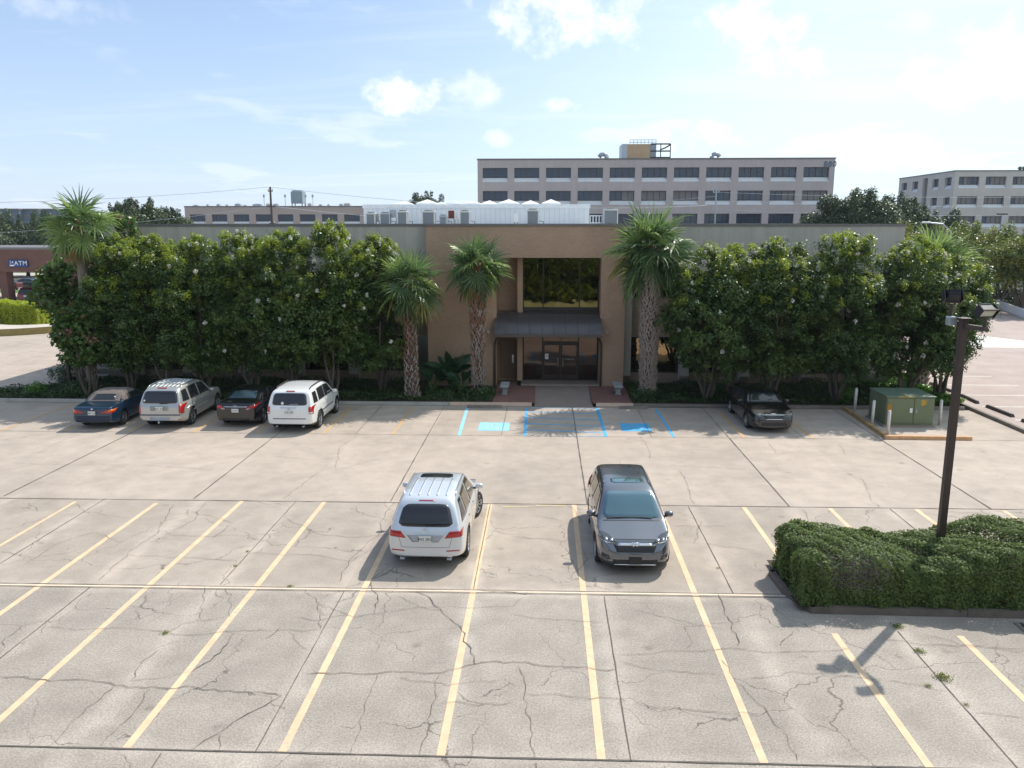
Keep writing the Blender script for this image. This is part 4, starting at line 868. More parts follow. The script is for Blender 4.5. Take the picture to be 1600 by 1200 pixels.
def tower880():
    x0, _, zt = A(746, 250, 140); x1 = A(1305.5, 250, 140)[0]; root = empty('office_block', (x0, 140, 0), 0, 'long grey-pink office block numbered 880 with ribbon windows and dark roof edge', 'building')
    Wd = x1 - x0; rr = random.Random(5); wins = []; pitch = (A(1256, 262, 140)[0] - A(754, 262, 140)[0]) / 10; fx = A(754, 262, 140)[0] - x0; ww = A(793, 262, 140)[0] - A(754, 262, 140)[0]
    rows = [(A(900, 277.5, 140)[2], A(900, 262, 140)[2])]
    for k in range(1, 5): rows.append((rows[0][0] - 3.79 * k, rows[0][1] - 3.79 * k))
    for j, (z0, z1) in enumerate(rows):
        for i in range(11):
            bl = []
            if j == 1 and i >= 4: bl = {4: [(.5, .98)], 5: [(.02, .98)], 6: [(.02, .98)], 9: [(.48, .98)], 10: [(.02, .98)], 7: [], 8: []}[i]
            if j > 1 and rr.random() < .1: bl = [(.02, .5)]
            wins.append((fx + i * pitch, fx + i * pitch + ww, z0, z1, z0 - .68, 3, bl))
    block(root, [(Matrix.Identity(4), Wd, wins)], Wd, 18, zt, M['tower'], M['tower_sill'])
    b = MB(); b.quad((Wd, 0, 0), (Wd, 18, 0), (Wd, 18, zt), (Wd, 0, zt)); b.quad((0, 18, 0), (0, 0, 0), (0, 0, zt), (0, 18, zt)); b.quad((Wd, 18, 0), (0, 18, 0), (0, 18, zt), (Wd, 18, zt)); b.build('side_wall', M['tower'], root)
    b = MB(); b.box(-.08, Wd + .08, -.08, 18.08, zt - .02, zt + .22); b.build('roof', M['cap'], root)
    t = textmesh('number', '880', 1.30, M['number_blue'], root, (A(1297, 256.5, 140)[0] - x0, -.06, A(1297, 256.5, 140)[2]), (math.pi / 2, 0, 0), .05)
    def X(px): return A(px, 240, 150)[0]
    def Z(py): return A(1000, py, 150)[2]
    t = empty('penthouse', (0, 0, 0), 0, 'tan metal clad plant room on the roof of the 880 block', 'plant room'); b = MB(); b.box(X(971), X(1014), 149, 154, zt, Z(226)); b.build('wall', M['tan_metal'], t)
    b = MB(); b.box(X(971) - .05, X(979), 148.95, 154.05, zt, Z(226) + .02); b.build('end_panel', M['galv'], t)
    t = empty('cooling_tower', (X(1010), 155, zt), 0, 'blue-grey cooling tower with a railing on top behind the tan plant room', 'cooling tower'); cx, cz = X(1010), zt
    b = MB(); b.box(X(990) - cx, X(1031) - cx, 0, 5, 0.2, Z(221) - cz); b.build('body', M['cooler'], t); b = MB()
    for px in range(988, 1032, 6): b.tube([(X(px) - cx, -.2, Z(222) - cz), (X(px) - cx, -.2, Z(214) - cz)], .05, 5)
    for py in (214, 218): b.tube([(X(988) - cx, -.2, Z(py) - cz), (X(1031) - cx, -.2, Z(py) - cz)], .05, 5)
    b.build('railing', M['galv'], t)
    t = empty('pipe_rack', (X(1030), 149, zt), 0, 'dark steel pipe frame right of the cooling tower on the 880 block', 'pipe frame'); cx = X(1030); b = MB()
    for py in (226, 237, 247): b.tube([(X(1015) - cx, 0, Z(py) - cz), (X(1046) - cx, 0, Z(py) - cz)], .13, 6)
    for px in (1031, 1046): b.tube([(X(px) - cx, 0, 0), (X(px) - cx, 0, Z(226) - cz)], .09, 6)
    b.tube([(X(1030) - cx, 0, Z(235) - cz), (X(1038) - cx, 0, Z(232) - cz), (X(1046) - cx, 0, Z(227) - cz)], .13, 6)
    b.build('frame', M['lamp_black'], t)
    for px, lab in ((941, 'curved roof vent on the 880 block left of the tan plant room'), (1110, 'curved roof vent on the right half of the 880 block')):
        t = empty('roof_vent', (X(px), 146, zt), 0, lab, 'roof vent', 'curved vents on the 880 block'); b = MB(); pts = [(.5, 0, 0), (.5, 0, .9), (.35, 0, 1.25), (0, 0, 1.4), (-.5, 0, 1.3), (-.8, 0, .9)]
        if px > 1000: pts = [(-p[0], p[1], p[2]) for p in pts]
        b.tube(pts, .38, 10); b.build('duct', M['galv'], t, True)
tower880()
def block_right():
    x0, _, zt = A(1493, 267.5, 170); root = empty('office_block', (x0, 170, 0), 0, 'pale concrete office block at the right edge seen corner on', 'building')
    wins = []; px0, px1 = A(1499, 276, 170)[0] - x0, A(1531, 276, 170)[0] - x0; pitch = (A(1541, 276, 170)[0] - A(1499, 276, 170)[0])
    zA, zB = A(1500, 288.5, 170)[2], A(1500, 276, 170)[2]
    for j in range(5):
        for i in range(9):
            z0 = zA - 3.83 * j
            if z0 < 1.5: continue
            bl = [(.3, .55)] if j == 0 and i == 0 else ([(.02, .8)] if j >= 1 and (i + j) % 3 else [(.3, .98)])
            wins.append((px0 + i * pitch, px0 + i * pitch + px1 - px0, z0, z0 + zB - zA, z0 - .68, 3, bl))
    ML = Matrix.Translation((0, 26, 0)) @ Matrix.Rotation(-math.pi / 2, 4, 'Z'); side = []
    for j in range(4):
        z0 = zA - 3.83 * j
        for a in (1.5, 7.0, 16.5, 22.0): side.append((a, a + 2.8, z0, z0 + zB - zA, z0 - .68, 1, []))
    side.append((12.2, 14.4, 3, zA + 2., 2.9, 1, [(.02, .98)]))
    block(root, [(Matrix.Identity(4), 60, wins), (ML, 26, side)], 60, 26, zt, M['office2'], M['tower_sill'])
    MB().box(-.08, 60, -.08, 26.1, zt - .02, zt + .2).build('roof', M['cap'], root)
    for px in (1594, 1600): 
        t = empty('roof_vent', (A(px, 262, 176)[0], 176, zt), 0, 'dark mushroom vent on the roof of the right edge office block', 'roof vent', 'mushroom vents on the right block'); b = MB(); b.tube([(0, 0, 0), (0, 0, .9)], .3, 8); b.tube([(0, 0, .9), (0, 0, 1.3)], [.6, .2], 8); b.build('cowl', M['lamp_black'], t)
block_right()
def block_pink():
    x0, _, zt = A(288, 323.5, 205); x1 = A(570, 323.5, 205)[0]; root = empty('office_block', (x0, 205, 0), 0, 'long low pink concrete office block beyond the left roof edge', 'building')
    wins = []; fx = A(330.5, 335, 205)[0] - x0; pitch = A(364.8, 335, 205)[0] - A(330.5, 335, 205)[0]; ww = A(354.7, 335, 205)[0] - A(330.5, 335, 205)[0]; z1 = A(400, 335, 205)[2]; z0 = A(400, 346, 205)[2]
    for j in range(3):
        for i in range(-1, 7): wins.append((fx + i * pitch, fx + i * pitch + ww, z0 - 3.8 * j, z1 - 3.8 * j, z0 - 3.8 * j - .5, 3, []))
    block(root, [(Matrix.Identity(4), x1 - x0, wins)], 1, 1, zt, M['pink'], M['tower_sill'])
    b = MB(); Wd = x1 - x0; b.box(-.08, Wd + .08, -.08, 20, zt - .02, zt + .25); b.build('roof', M['cap'], root); b = MB(); b.box(.01, Wd - .01, 1, 19.9, 0, zt - .03); b.build('side_wall', M['pink'], root)
    rr = random.Random(9)
    for i in range(16):
        px = 305 + i * 16 + rr.uniform(-4, 4); w = rr.uniform(.6, 2.4); h = rr.uniform(.35, .9)
        if 450 < px < 480: continue
        t = empty('roof_unit', (A(px, 320, 212)[0], 212, zt + .2), 0, 'small roof unit on the long pink office block', 'roof unit', 'roof units on the pink block'); b = MB(); b.bbox(-w / 2, w / 2, 0, 1.4, 0, h, .05); b.box(-w * .3, w * .3, .3, 1.1, h, h + .12); b.build('casing', M['ac'] if i % 2 else M['galv'], t)
    t = empty('cooling_tower', (A(464, 320, 212)[0], 212, zt + .2), 0, 'boxy grey cooling tower standing on legs above the long pink block', 'cooling tower'); w = 18 * 212 / FPX / 2; b = MB(); b.box(-w, w, 0, 3, .9, 3.9); b.build('body', M['cooler'], t)
    b = MB(); b.box(-w * .8, w * .8, .3, 2.7, 3.9, 4.25); b.build('fan_deck', M['galv'], t)
    b = MB(); [b.tube([(sx, sy, 0), (sx, sy, .9)], .12, 6) for sx in (-w + .2, w - .2) for sy in (.2, 2.8)]; b.build('legs', M['dark_trim'], t)
    for px in (413, 446, 478, 489): 
        t = empty('antenna', (A(px, 320, 209)[0], 209, zt + .2), 0, 'thin mast on the roof of the long pink block', 'antenna', 'masts on the pink block'); b = MB(); b.tube([(0, 0, 0), (0, 0, 3.2)], .07, 5); b.box(-.25, .25, -.05, .05, 2.3, 2.9); b.build('mast', M['galv'], t)
block_pink()
def block_far():
    for i, (pa, pb, Y, lab) in enumerate(((0, 29, 250, 'dark low building on the far left horizon, leftmost section'), (30, 60, 252, 'dark low building on the far left horizon, second section'), (61, 92, 254, 'dark low building on the far left horizon beside the tall palm'))):
        x0, _, z = A(pa - (30 if i == 0 else 0), 328.5, Y); x1 = A(pb, 328, Y)[0]; t = empty('distant_building', (x0, Y, 0), 0, lab, 'building', 'dark buildings on the left horizon'); b = MB(); b.box(0, x1 - x0, 0, 15, 0, z).build('wall', M['number_blue'], t)
        MB().box(-.2, x1 - x0 + .2, -.3, 15, z, z + .5).build('roof', M['cap'], t); MB().box(1, x1 - x0 - 1.5, -.1, .1, z - 2.2, z - 1.2).build('window_band', M['far_glass_blind'], t)
block_far()
def bank():
    r = empty('bank_canopy', (-58, 88, 0), 0, 'brown brick drive-through bank canopy with a blue sign at the left edge', 'bank canopy')
    MB().box(-16, 7.2, 0, 12, 3.54, 6.0).build('fascia', M['brick_red'], r); MB().box(-16.1, 7.3, -.1, 12.1, 6.0, 6.25).build('roof', M['cap'], r)
    for x in (-2.45, -12): MB().box(x - .42, x + .42, .2, 1.4, 0, 3.54).build('column', M['brick_red'], r)
    for x in (-2.45, 6.4): MB().box(x - .42, x + .42, 10.4, 11.6, 0, 3.54).build('column', M['brick_red'], r)
    sx0, _, sz0 = A(15, 417, 88); sx1, _, sz1 = A(44, 406, 88); b = MB(); b.bbox(sx0 + 58, sx1 + 58, -.2, -.005, sz0, sz1, .03); s = b.build('sign', M['sign_blue'], r)
    cz = (sz0 + sz1) / 2; textmesh('lettering', 'ATM', .68, M['white'], s, ((sx0 + sx1) / 2 + 58 + .35, -.215, cz), (math.pi / 2, 0, 0), .01); textmesh('lettering', '24', .42, M['white'], s, (sx0 + 58 + .42, -.215, cz + .12), (math.pi / 2, 0, 0), .01); b = MB()
    b.box(sx0 + 58 + .18, sx0 + 58 + .68, -.22, -.21, cz - .3, cz - .15).build('hour_bar', M['white'], s)
bank()
def utility():
    def pole(x, y, h, r, lab, m_, arms):
        t = empty('utility_pole', (x, y, 0), 0, lab, 'utility pole'); b = MB(); b.tube([(0, 0, 0), (0, 0, h)], [r, r * .7], 8); b.build('post', m_, t); b = MB()
        for z, w in arms: b.box(-w, w, -.06, .06, z - .06, z + .06)
        b.build('crossarm', m_, t); b = MB()
        for z, w in arms:
            for sx in (-w * .85, w * .85): b.tube([(sx, 0, z + .06), (sx, 0, z + .3)], .06, 6)
        b.build('insulators', M['ac'], t); return Vector((x, y, h))
    x, y, z = A(422, 292, 100); p1 = pole(x, y, z, .17, 'dark wooden utility pole in front of the long pink block', M['wood'], [(z - .5, .3), (z - 2.3, .6), (z - 4.4, .35)])
    x, y, z = A(1119.5, 294, 128); p2 = pole(x, y, z, .16, 'grey utility pole in front of the 880 block windows', M['galv'], [(z - .6, .5), (z - 3.2, .4)])
    def wire(a, c, sag, lab):
        b = MB(); pts = [Vector(a).lerp(Vector(c), i / 16) + Vector((0, 0, -4 * sag * (i / 16) * (1 - i / 16))) for i in range(17)]; o = b.tube(pts, .022, 4, False).build('power_line', M['galv']); tag(o, lab, 'power line')
    wire((p1.x, p1.y, p1.z), (p1.x - 60, p1.y - 12, p1.z - 1.6), 1.2, 'upper power line running left from the wooden utility pole')
    wire((p1.x, p1.y, p1.z - 2.3), (p1.x - 60, p1.y + 5, p1.z - 6), 1.0, 'lower power line running left from the wooden utility pole')
    wire((p1.x, p1.y, p1.z), (p1.x + 55, p1.y + 10, p1.z - 2), 1.2, 'upper power line running right from the wooden utility pole')
    wire((p1.x, p1.y, p1.z - 2.3), (p1.x + 45, p1.y + 20, p1.z - 4.5), .8, 'lower power line running right from the wooden utility pole')
    for i, (dz) in enumerate((-.6, -1.9, -3.2)): wire((p2.x, p2.y, p2.z + dz), (p2.x + 75, p2.y - 15, p2.z + dz - .4), .9, ['top', 'middle', 'bottom'][i] + ' power line running right from the grey pole before the 880 block')
    wire((p2.x, p2.y, p2.z - 1.2), (p2.x - 40, p2.y + 2, p2.z - 2.5), .7, 'power line running left from the grey pole before the 880 block')
    x, y, z = A(1452, 348, 75); t = empty('street_lamp', (x + 2.0, 75, 0), 0, 'pale curved street lamp above the treetops right of the office roof', 'street lamp'); b = MB(); b.tube([(0, 0, 0), (0, 0, z - .8), (-.8, 0, z - .1), (-2.0, 0, z)], .06, 7); b.build('post', M['galv'], t); MB().bbox(-2.7, -1.9, -.15, .15, z - .06, z + .08, .03).build('lamp_head', M['galv'], t)
    x, y, z = A(1566, 335, 112); t = empty('street_lamp', (x, 112, 0), 0, 'grey lot lamp with flat heads in front of the right edge block', 'street lamp'); b = MB(); b.tube([(0, 0, 0), (0, 0, z)], .1, 7); b.build('post', M['galv'], t); MB().bbox(-.65, -.1, -.2, .2, z - .05, z + .15, .03).build('lamp_head', M['pole_brown'], t); MB().bbox(.1, .65, -.2, .2, z - .05, z + .15, .03).build('lamp_head', M['pole_brown'], t)
    # building wall and kerb wall beyond the side lot
    t = empty('side_building', (49, 100, 0), 0, 'low pale wall of a building behind the tree row at the right edge', 'building'); MB().box(0, 40, 0, 10, 0, 5.2).build('wall', M['stucco'], t); MB().box(-.1, 40.1, -.1, 10.1, 5.2, 5.45).build('roof', M['cap'], t)
    b = MB(); 
    for (a, c) in (((52, 94), (48.4, 88.4)), ((48.4, 88.4), (44.2, 74)), ((44.2, 74), (43, 62))):
        p, q = Vector((*a, 0)), Vector((*c, 0)); n = Vector((-(q - p).y, (q - p).x, 0)).normalized() * .3
        b.add([p, q, q + n, p + n] + [v + Vector((0, 0, .75)) for v in (p, q, q + n, p + n)], [(0, 1, 5, 4), (1, 2, 6, 5), (2, 3, 7, 6), (3, 0, 4, 7), (4, 5, 6, 7)])
    tag(b.build('low_wall', M['white_metal_plain']), 'low pale blue-white wall edging the tree row at the right', 'low wall')
    struct(sheet('tree_bed', [[(44, 60), (75, 60), (75, 100), (52, 100)]], .05, M['soil']))
utility()

# ================================================================== VEHICLES
def lerp_prof(P, t):
    if t <= P[0][0]: return P[0][1]
    for (a, b), (c, d) in zip(P, P[1:]):
        if t <= c: return b + (d - b) * (t - a) / (c - a + 1e-9)
    return P[-1][1]
def wheel(parent, x, y, r, side, spokes, dark=False, steer=0., w=.23):
    root = empty('wheel', (x, y, r), steer); root.parent = parent
    b = MB(); n = 28; prof = [(-.5, .80), (-.5, .93), (-.42, .985), (-.2, 1.), (.2, 1.), (.42, .985), (.5, .93), (.5, .70)]
    vs = [(w * px * side, math.cos(2 * math.pi * k / n) * r * pr, math.sin(2 * math.pi * k / n) * r * pr) for px, pr in prof for k in range(n)]
    fs = [(i * n + k, i * n + (k + 1) % n, (i + 1) * n + (k + 1) % n, (i + 1) * n + k) for i in range(len(prof) - 1) for k in range(n)]; b.add(vs, fs)
    b.add([(-w * .1 * side, math.cos(2 * math.pi * k / n) * r * .72, math.sin(2 * math.pi * k / n) * r * .72) for k in range(n)], [tuple(range(n))])
    b.build('tyre', M['rubber'], root, True)
    b = MB(); rr = r * .70; xo = w * .47 * side
    ring = [(xo * .55, rr), (xo * 1.0, rr), (xo * 1.03, rr * .93), (xo * .6, rr * .90)]
    vs = [(px, math.cos(2 * math.pi * k / n) * pr, math.sin(2 * math.pi * k / n) * pr) for px, pr in ring for k in range(n)]
    b.add(vs, [(i * n + k, i * n + (k + 1) % n, (i + 1) * n + (k + 1) % n, (i + 1) * n + k) for i in range(3) for k in range(n)])
    for k in range(spokes):
        a = 2 * math.pi * k / spokes; M4 = Matrix.Rotation(a, 4, 'X'); ws = .9 / spokes * rr * 1.35
        b.add([M4 @ Vector(p) for p in ((xo * .72, -ws * .55, rr * .15), (xo * .72, ws * .55, rr * .15), (xo * .96, ws * .4, rr * .93), (xo * .96, -ws * .4, rr * .93), (xo * .45, -ws * .5, rr * .15), (xo * .45, ws * .5, rr * .15), (xo * .6, ws * .4, rr * .93), (xo * .6, -ws * .4, rr * .93))],
              [(0, 1, 2, 3), (4, 7, 6, 5), (1, 5, 6, 2), (0, 3, 7, 4)])
    b.tube([(xo * .4, 0, 0), (xo * .78, 0, 0)], rr * .2, 12)
    b.build('rim', M['alloy'] if not dark else M['galv'], root)
    return root
def car(name, label, cat, loc, rz, sp, group='cars parked on the concrete lot'):
    """sp: L W H, top/belt/bot profiles along y (0 = rear), wheelbase etc.  Local frame: origin at centre on the ground, +y = nose"""
    L, Wd = sp['L'], sp['W']; root = empty(name, (loc[0], loc[1], 0), rz, label, cat, group); y0 = -L / 2
    top, belt, tum = sp['top'], sp['belt'], sp.get('tumble', .30)
    ys = sorted({round(p[0], 3) for p in top} | {0., .05, .14, .35, .7, 1.1, 1.6, 2.1, 2.6, 3.1, 3.6, L - .9, L - .55, L - .3, L - .12, L - .04, L})
    ys = [a for i, a in enumerate(ys) if i == 0 or a - ys[i - 1] > .03]
    plan = sp.get('plan', [(0, .86), (.06, .92), (.16, .955), (.45, .985), (.9, 1), (L - 1.1, 1), (L - .55, .965), (L - .28, .90), (L - .1, .80), (L, .66)])
    gc = sp.get('gc', .2); V, F = [], []
    for y in ys:
        zt = lerp_prof(top, y); w = Wd / 2 * lerp_prof(plan, y); zb = gc + (.16 * max(0, 1 - y / .5) if y < .5 else .06 * max(0, 1 - (L - y) / .3))
        zbelt = min(lerp_prof(belt, y), zt - .035); h = zt - zbelt; ws = w * (.955 if h < .25 else .96); xr = ws - tum * h - .015 * min(1, h / .2)
        k = min(1, h / .45)
        pts = [(0, zb), (w * .55, zb), (w * .90, zb), (w * .975, zb + .07), (w * 1.0, zb + .22), (w * 1.005, (zb + zbelt) * .5 + .06), (w * .995, zbelt - .10), (ws, zbelt),
               (ws - tum * h * .45 , zbelt + h * (.45)), (xr + .02 * k, zbelt + h * .86), (xr * .94 - .02, zbelt + h * (.97)), (xr * .55, zt - .006), (0, zt)]
        V.append([(x, y + y0, z) for x, z in pts])
    n = len(V[0]); ring = 2 * n - 2; verts = []
    for s in V:
        verts += s + [(-x, y, z) for x, y, z in s[-2:0:-1]]
    for i in range(len(V) - 1):
        for k in range(ring): F.append((i * ring + k, i * ring + (k + 1) % ring, (i + 1) * ring + (k + 1) % ring, (i + 1) * ring + k))
    for i, rev in ((0, True), (len(V) - 1, False)):
        b = i * ring
        for k in range(n - 1):
            l0, l1 = b + (ring - k) % ring, b + (ring - k - 1) % ring
            f = (b + k, b + k + 1, l1, l0); f = tuple(dict.fromkeys(f))
            if len(f) > 2: F.append(f[::-1] if not rev else f)
    me = bpy.data.meshes.new('body'); me.from_pydata(verts, [], F); me.update(); bm = bmesh.new(); bm.from_mesh(me); bmesh.ops.recalc_face_normals(bm, faces=bm.faces)
    bm.to_mesh(me); bm.free()
    o = link('body', me); o.modifiers.new('s', 'SUBSURF').levels = 2; bpy.context.view_layer.update()
    dg = bpy.context.evaluated_depsgraph_get(); me2 = bpy.data.meshes.new_from_object(o.evaluated_get(dg)); o.modifiers.clear(); o.data = me2
    bv = BVHTree.FromPolygons([v.co.copy() for v in me2.vertices], [tuple(p.vertices) for p in me2.polygons])
    # wheel arches
    r = sp['r']; wy = [y0 + sp['ro'], y0 + sp['ro'] + sp['wb']]; cut = MB()
    for y in wy:
        for s in (-1, 1): cut.tube([(s * (Wd / 2 - .30), y, r), (s * (Wd / 2 + .12), y, r)], r + .055, 28)
    co = cut.build('cut', M['rubber']); md = o.modifiers.new('b', 'BOOLEAN'); md.operation = 'DIFFERENCE'; md.object = co; md.solver = 'EXACT'; bpy.context.view_layer.update()
    me3 = bpy.data.meshes.new_from_object(o.evaluated_get(bpy.context.evaluated_depsgraph_get())); o.modifiers.clear(); o.data = me3; bpy.data.objects.remove(co)
    me3.materials.clear(); paint_m = sp['paint']; low = sp.get('low_mat', paint_m)
    for m_ in (paint_m, M['rubber'], low, sp.get('roof_mat', paint_m)): me3.materials.append(m_)
    for p in me3.polygons:
        c = p.center; mi = 0
        dmin = min(math.hypot(c.y - y, c.z - r) for y in wy)
        if dmin < r + .057 and abs(c.x) > Wd / 2 - .31 and c.z < r * 2 + .12: mi = 1
        elif c.z < gc + .02: mi = 1
        elif sp.get('clad') and (c.z < sp['clad'] or (dmin < r + .12 and abs(c.x) > Wd * .4 and c.z < r * 2.2)): mi = 2
        elif c.z > 9: mi = 3
        p.material_index = mi
        p.use_smooth = True
    try: me3.set_sharp_from_angle(angle=R(38))
    except Exception: pass
    o.parent = root
    DIR = {'L': (Vector((-5, 0, 0)), Vector((1, 0, 0))), 'R': (Vector((5, 0, 0)), Vector((-1, 0, 0))), 'B': (Vector((0, -5, 0)), Vector((0, 1, 0))), 'F': (Vector((0, 5, 0)), Vector((0, -1, 0))), 'T': (Vector((0, 0, 4)), Vector((0, 0, -1)))}
    def hit(side, a, b):
        org, d = DIR[side]
        if side in 'LR': p0 = Vector((org.x, y0 + a, b))
        elif side in 'BF': p0 = Vector((a, org.y, b))
        else: p0 = Vector((a, y0 + b, org.z))
        h_ = bv.ray_cast(p0, d)
        if h_[0] is None:
            h_ = bv.find_nearest(p0 + d * (5 - (Wd / 2 if side in 'LR' else L / 2 if side in 'BF' else 0)))
        return h_[0], h_[1]
    def decal(nm, side, q, mat, off=.006, nu=10, nv=6, rnd=.0, parent=root, thick=0.02):
        q = [Vector(p) for p in q]; g = {}; b = MB()
        for i in range(nu + 1):
            for j in range(nv + 1):
                u, v = i / nu, j / nv
                if rnd:   # soften the corners
                    e = rnd; cu, cv = u * 2 - 1, v * 2 - 1; s_ = 1 - e * (abs(cu) ** 6) * (abs(cv) ** 6); u, v = (cu * s_ + 1) / 2, (cv * s_ + 1) / 2
                p = q[0].lerp(q[1], u).lerp(q[3].lerp(q[2], u), v); h_, nn = hit(side, p.x, p.y); d = DIR[side][1]
                if nn.dot(d) > 0: nn = -nn
                g[i, j] = (h_ + nn * off, h_ - nn * thick)
        idx = {}; vs = []
        for k, (a, c) in g.items(): idx[k] = len(vs); vs += [a, c]
        fs = [(idx[i, j], idx[i + 1, j], idx[i + 1, j + 1], idx[i, j + 1]) for i in range(nu) for j in range(nv)]
        rim = [(i, 0) for i in range(nu)] + [(nu, j) for j in range(nv)] + [(i, nv) for i in range(nu, 0, -1)] + [(0, j) for j in range(nv, 0, -1)]
        for a, c in zip(rim, rim[1:] + rim[:1]): fs.append((idx[a], idx[a] + 1, idx[c] + 1, idx[c]))
        b.add(vs, fs); return b.build(nm, mat, parent, True)
    for d_ in sp.get('decals', []):
        nm, sides, q, mt = d_[:4]; kw = d_[4] if len(d_) > 4 else {}
        for s in sides:
            if s == 'm': # mirrored pair in a B/F/T projection
                pr = kw.get('proj', 'B'); k2 = {k: v for k, v in kw.items() if k != 'proj'}
                decal(nm, pr, q, mt, **k2); decal(nm, pr, [(-a, b_) for a, b_ in q], mt, **k2)
            else: decal(nm, s, q, mt, **{k: v for k, v in kw.items() if k != 'proj'})
    # wheels
    for i, y in enumerate(wy):
        for s in (-1, 1): wheel(root, s * (Wd / 2 - .125), y, r, s, sp.get('spokes', 5), steer=(sp.get('steer', 0) if i else 0), w=sp.get('tw', .22))
    # mirrors
    my, mz = y0 + sp['mirror'][0], sp['mirror'][1]
    for s in (-1, 1):
        bm = bmesh.new(); bmesh.ops.create_icosphere(bm, subdivisions=3, radius=1)
        for v in bm.verts:
            x, y, z = v.co; x = math.copysign(abs(x) ** .7, x); z = math.copysign(abs(z) ** .7, z); v.co = (s * (Wd / 2 + .07) + x * .115, my + y * .075 - abs(x) * .01, mz + z * .075)
        b = MB(); b.add([v.co.copy() for v in bm.verts], [[v.index for v in f.verts] for f in bm.faces]); bm.free()
        b.mat(1).tube([(s * (Wd / 2 - .1), my + .02, mz - .08), (s * (Wd / 2 + .04), my, mz - .04)], .03, 6)
        b.build('mirror', [sp.get('mirror_mat', paint_m), M['black_plastic']], root, True)
    # plate
    for side, zc, txt, mt in sp.get('plates', []):
        h_, nn = hit(side, 0, zc); sg = -1 if side == 'B' else 1; b = MB(); y = h_.y + sg * .03
        b.bbox(-.155, .155, y - .012, y + .012, zc - .078, zc + .078, .008); p_ = b.build('license_plate', mt, root)
        if txt: textmesh('lettering', txt, .095, M['plate_ink'], p_, (0, y + sg * .015, zc - .005), (math.pi / 2, 0, 0 if side == 'B' else math.pi), .002)
    for e in sp.get('extra', []): e(root, hit, decal, y0)
    return root
def rails(x, ya, yb, mat, h=.05, r_=.018):
    def f(root, hit, decal, y0):
        for s in (-1, 1):
            pts = []
            for i in range(9):
                y = ya + (yb - ya) * i / 8; p, _ = hit('T', s * x, y); pts.append(p + Vector((0, 0, h if 0 < i < 8 else 0)))
            b = MB(); b.tube(pts, r_, 7); b.build('roof_rail', mat, root, True)
    return f
def ribs(n, xh, ya, yb, mat):
    def f(root, hit, decal, y0):
        for i in range(n):
            x = -xh + 2 * xh * i / (n - 1); decal('roof_rib', 'T', [(x - .022, ya), (x + .022, ya), (x + .022, yb), (x - .022, yb)], mat, off=.012, nu=1, nv=8)
    return f
def wiper_rear(z, mat):
    def f(root, hit, decal, y0):
        p = [hit('B', x, z + .02 * math.sin(x * 3))[0] + Vector((0, -.02, 0)) for x in (.0, .12, .24, .36)]; b = MB(); b.tube(p, .012, 5); b.build('wiper', mat, root)
    return f
def wipers_front(z, mat):
    def f(root, hit, decal, y0):
        for xs in ((-.52, -.3, -.08, .1), (.05, .28, .48, .62)):
            p = [hit('F', x, z + .03 * (1 - abs(x)))[0] + Vector((0, .02, .01)) for x in xs]; b = MB(); b.tube(p, .011, 5); b.build('wiper', mat, root)
    return f
def handles(ys_, z, mat, sides='LR'):
    def f(root, hit, decal, y0):
        for s in sides:
            for y in ys_: 
                p, _ = hit(s, y, z); sg = -1 if s == 'L' else 1; b = MB(); b.bbox(p.x - .018, p.x + .018, p.y - .09, p.y + .09, p.z - .016, p.z + .016, .01); b.build('handle', mat, root)
    return f
def exhausts(x, z, w=.14, mat=None):
    def f(root, hit, decal, y0):
        for s in (-1, 1):
            b = MB(); b.bbox(s * x - w / 2, s * x + w / 2, y0 - .0, y0 + .16, z - .03, z + .03, .02); b.build('exhaust', mat or M['chrome'], root)
    return f
def badge_star(z, r_=.06):
    def f(root, hit, decal, y0):
        p, _ = hit('B', 0, z); y = p.y - .015; b = MB(); n = 24; pts = [(r_ * math.cos(2 * math.pi * k / n), y, z + r_ * math.sin(2 * math.pi * k / n)) for k in range(n + 1)]; b.tube(pts, .008, 5, False)
        for a in (90, 210, 330): b.tube([(0, y, z), (r_ * math.cos(R(a)), y, z + r_ * math.sin(R(a)))], [.012, .004], 5)
        b.build('badge', M['chrome'], root)
    return f
def badge_h(side, z, s_=.085):
    def f(root, hit, decal, y0):
        p, _ = hit(side, 0, z); sg = -1 if side == 'B' else 1; y = p.y + sg * .035; b = MB()
        for s in (-1, 1): b.tube([(s * s_ * .42, y, z - s_ * .62), (s * s_ * .62, y, z + s_ * .62)], .014 * s_ / .085, 6)
        b.tube([(-s_ * .5, y, z), (s_ * .5, y, z)], .012 * s_ / .085, 6)
        pts = [(a * s_, y, z + c * s_) for a, c in ((-.85, -.85), (.85, -.85), (1.05, .9), (-1.05, .9), (-.85, -.85))]; b.tube(pts, .008, 5, False); b.build('badge', M['chrome'], root)
    return f
def sticker(side, a, b_, r_, mat):
    def f(root, hit, decal, y0):
        decal('sticker', side, [(a - r_, b_ - r_), (a + r_, b_ - r_), (a + r_, b_ + r_), (a - r_, b_ + r_)], mat, off=.012, nu=3, nv=3, rnd=.4)
    return f

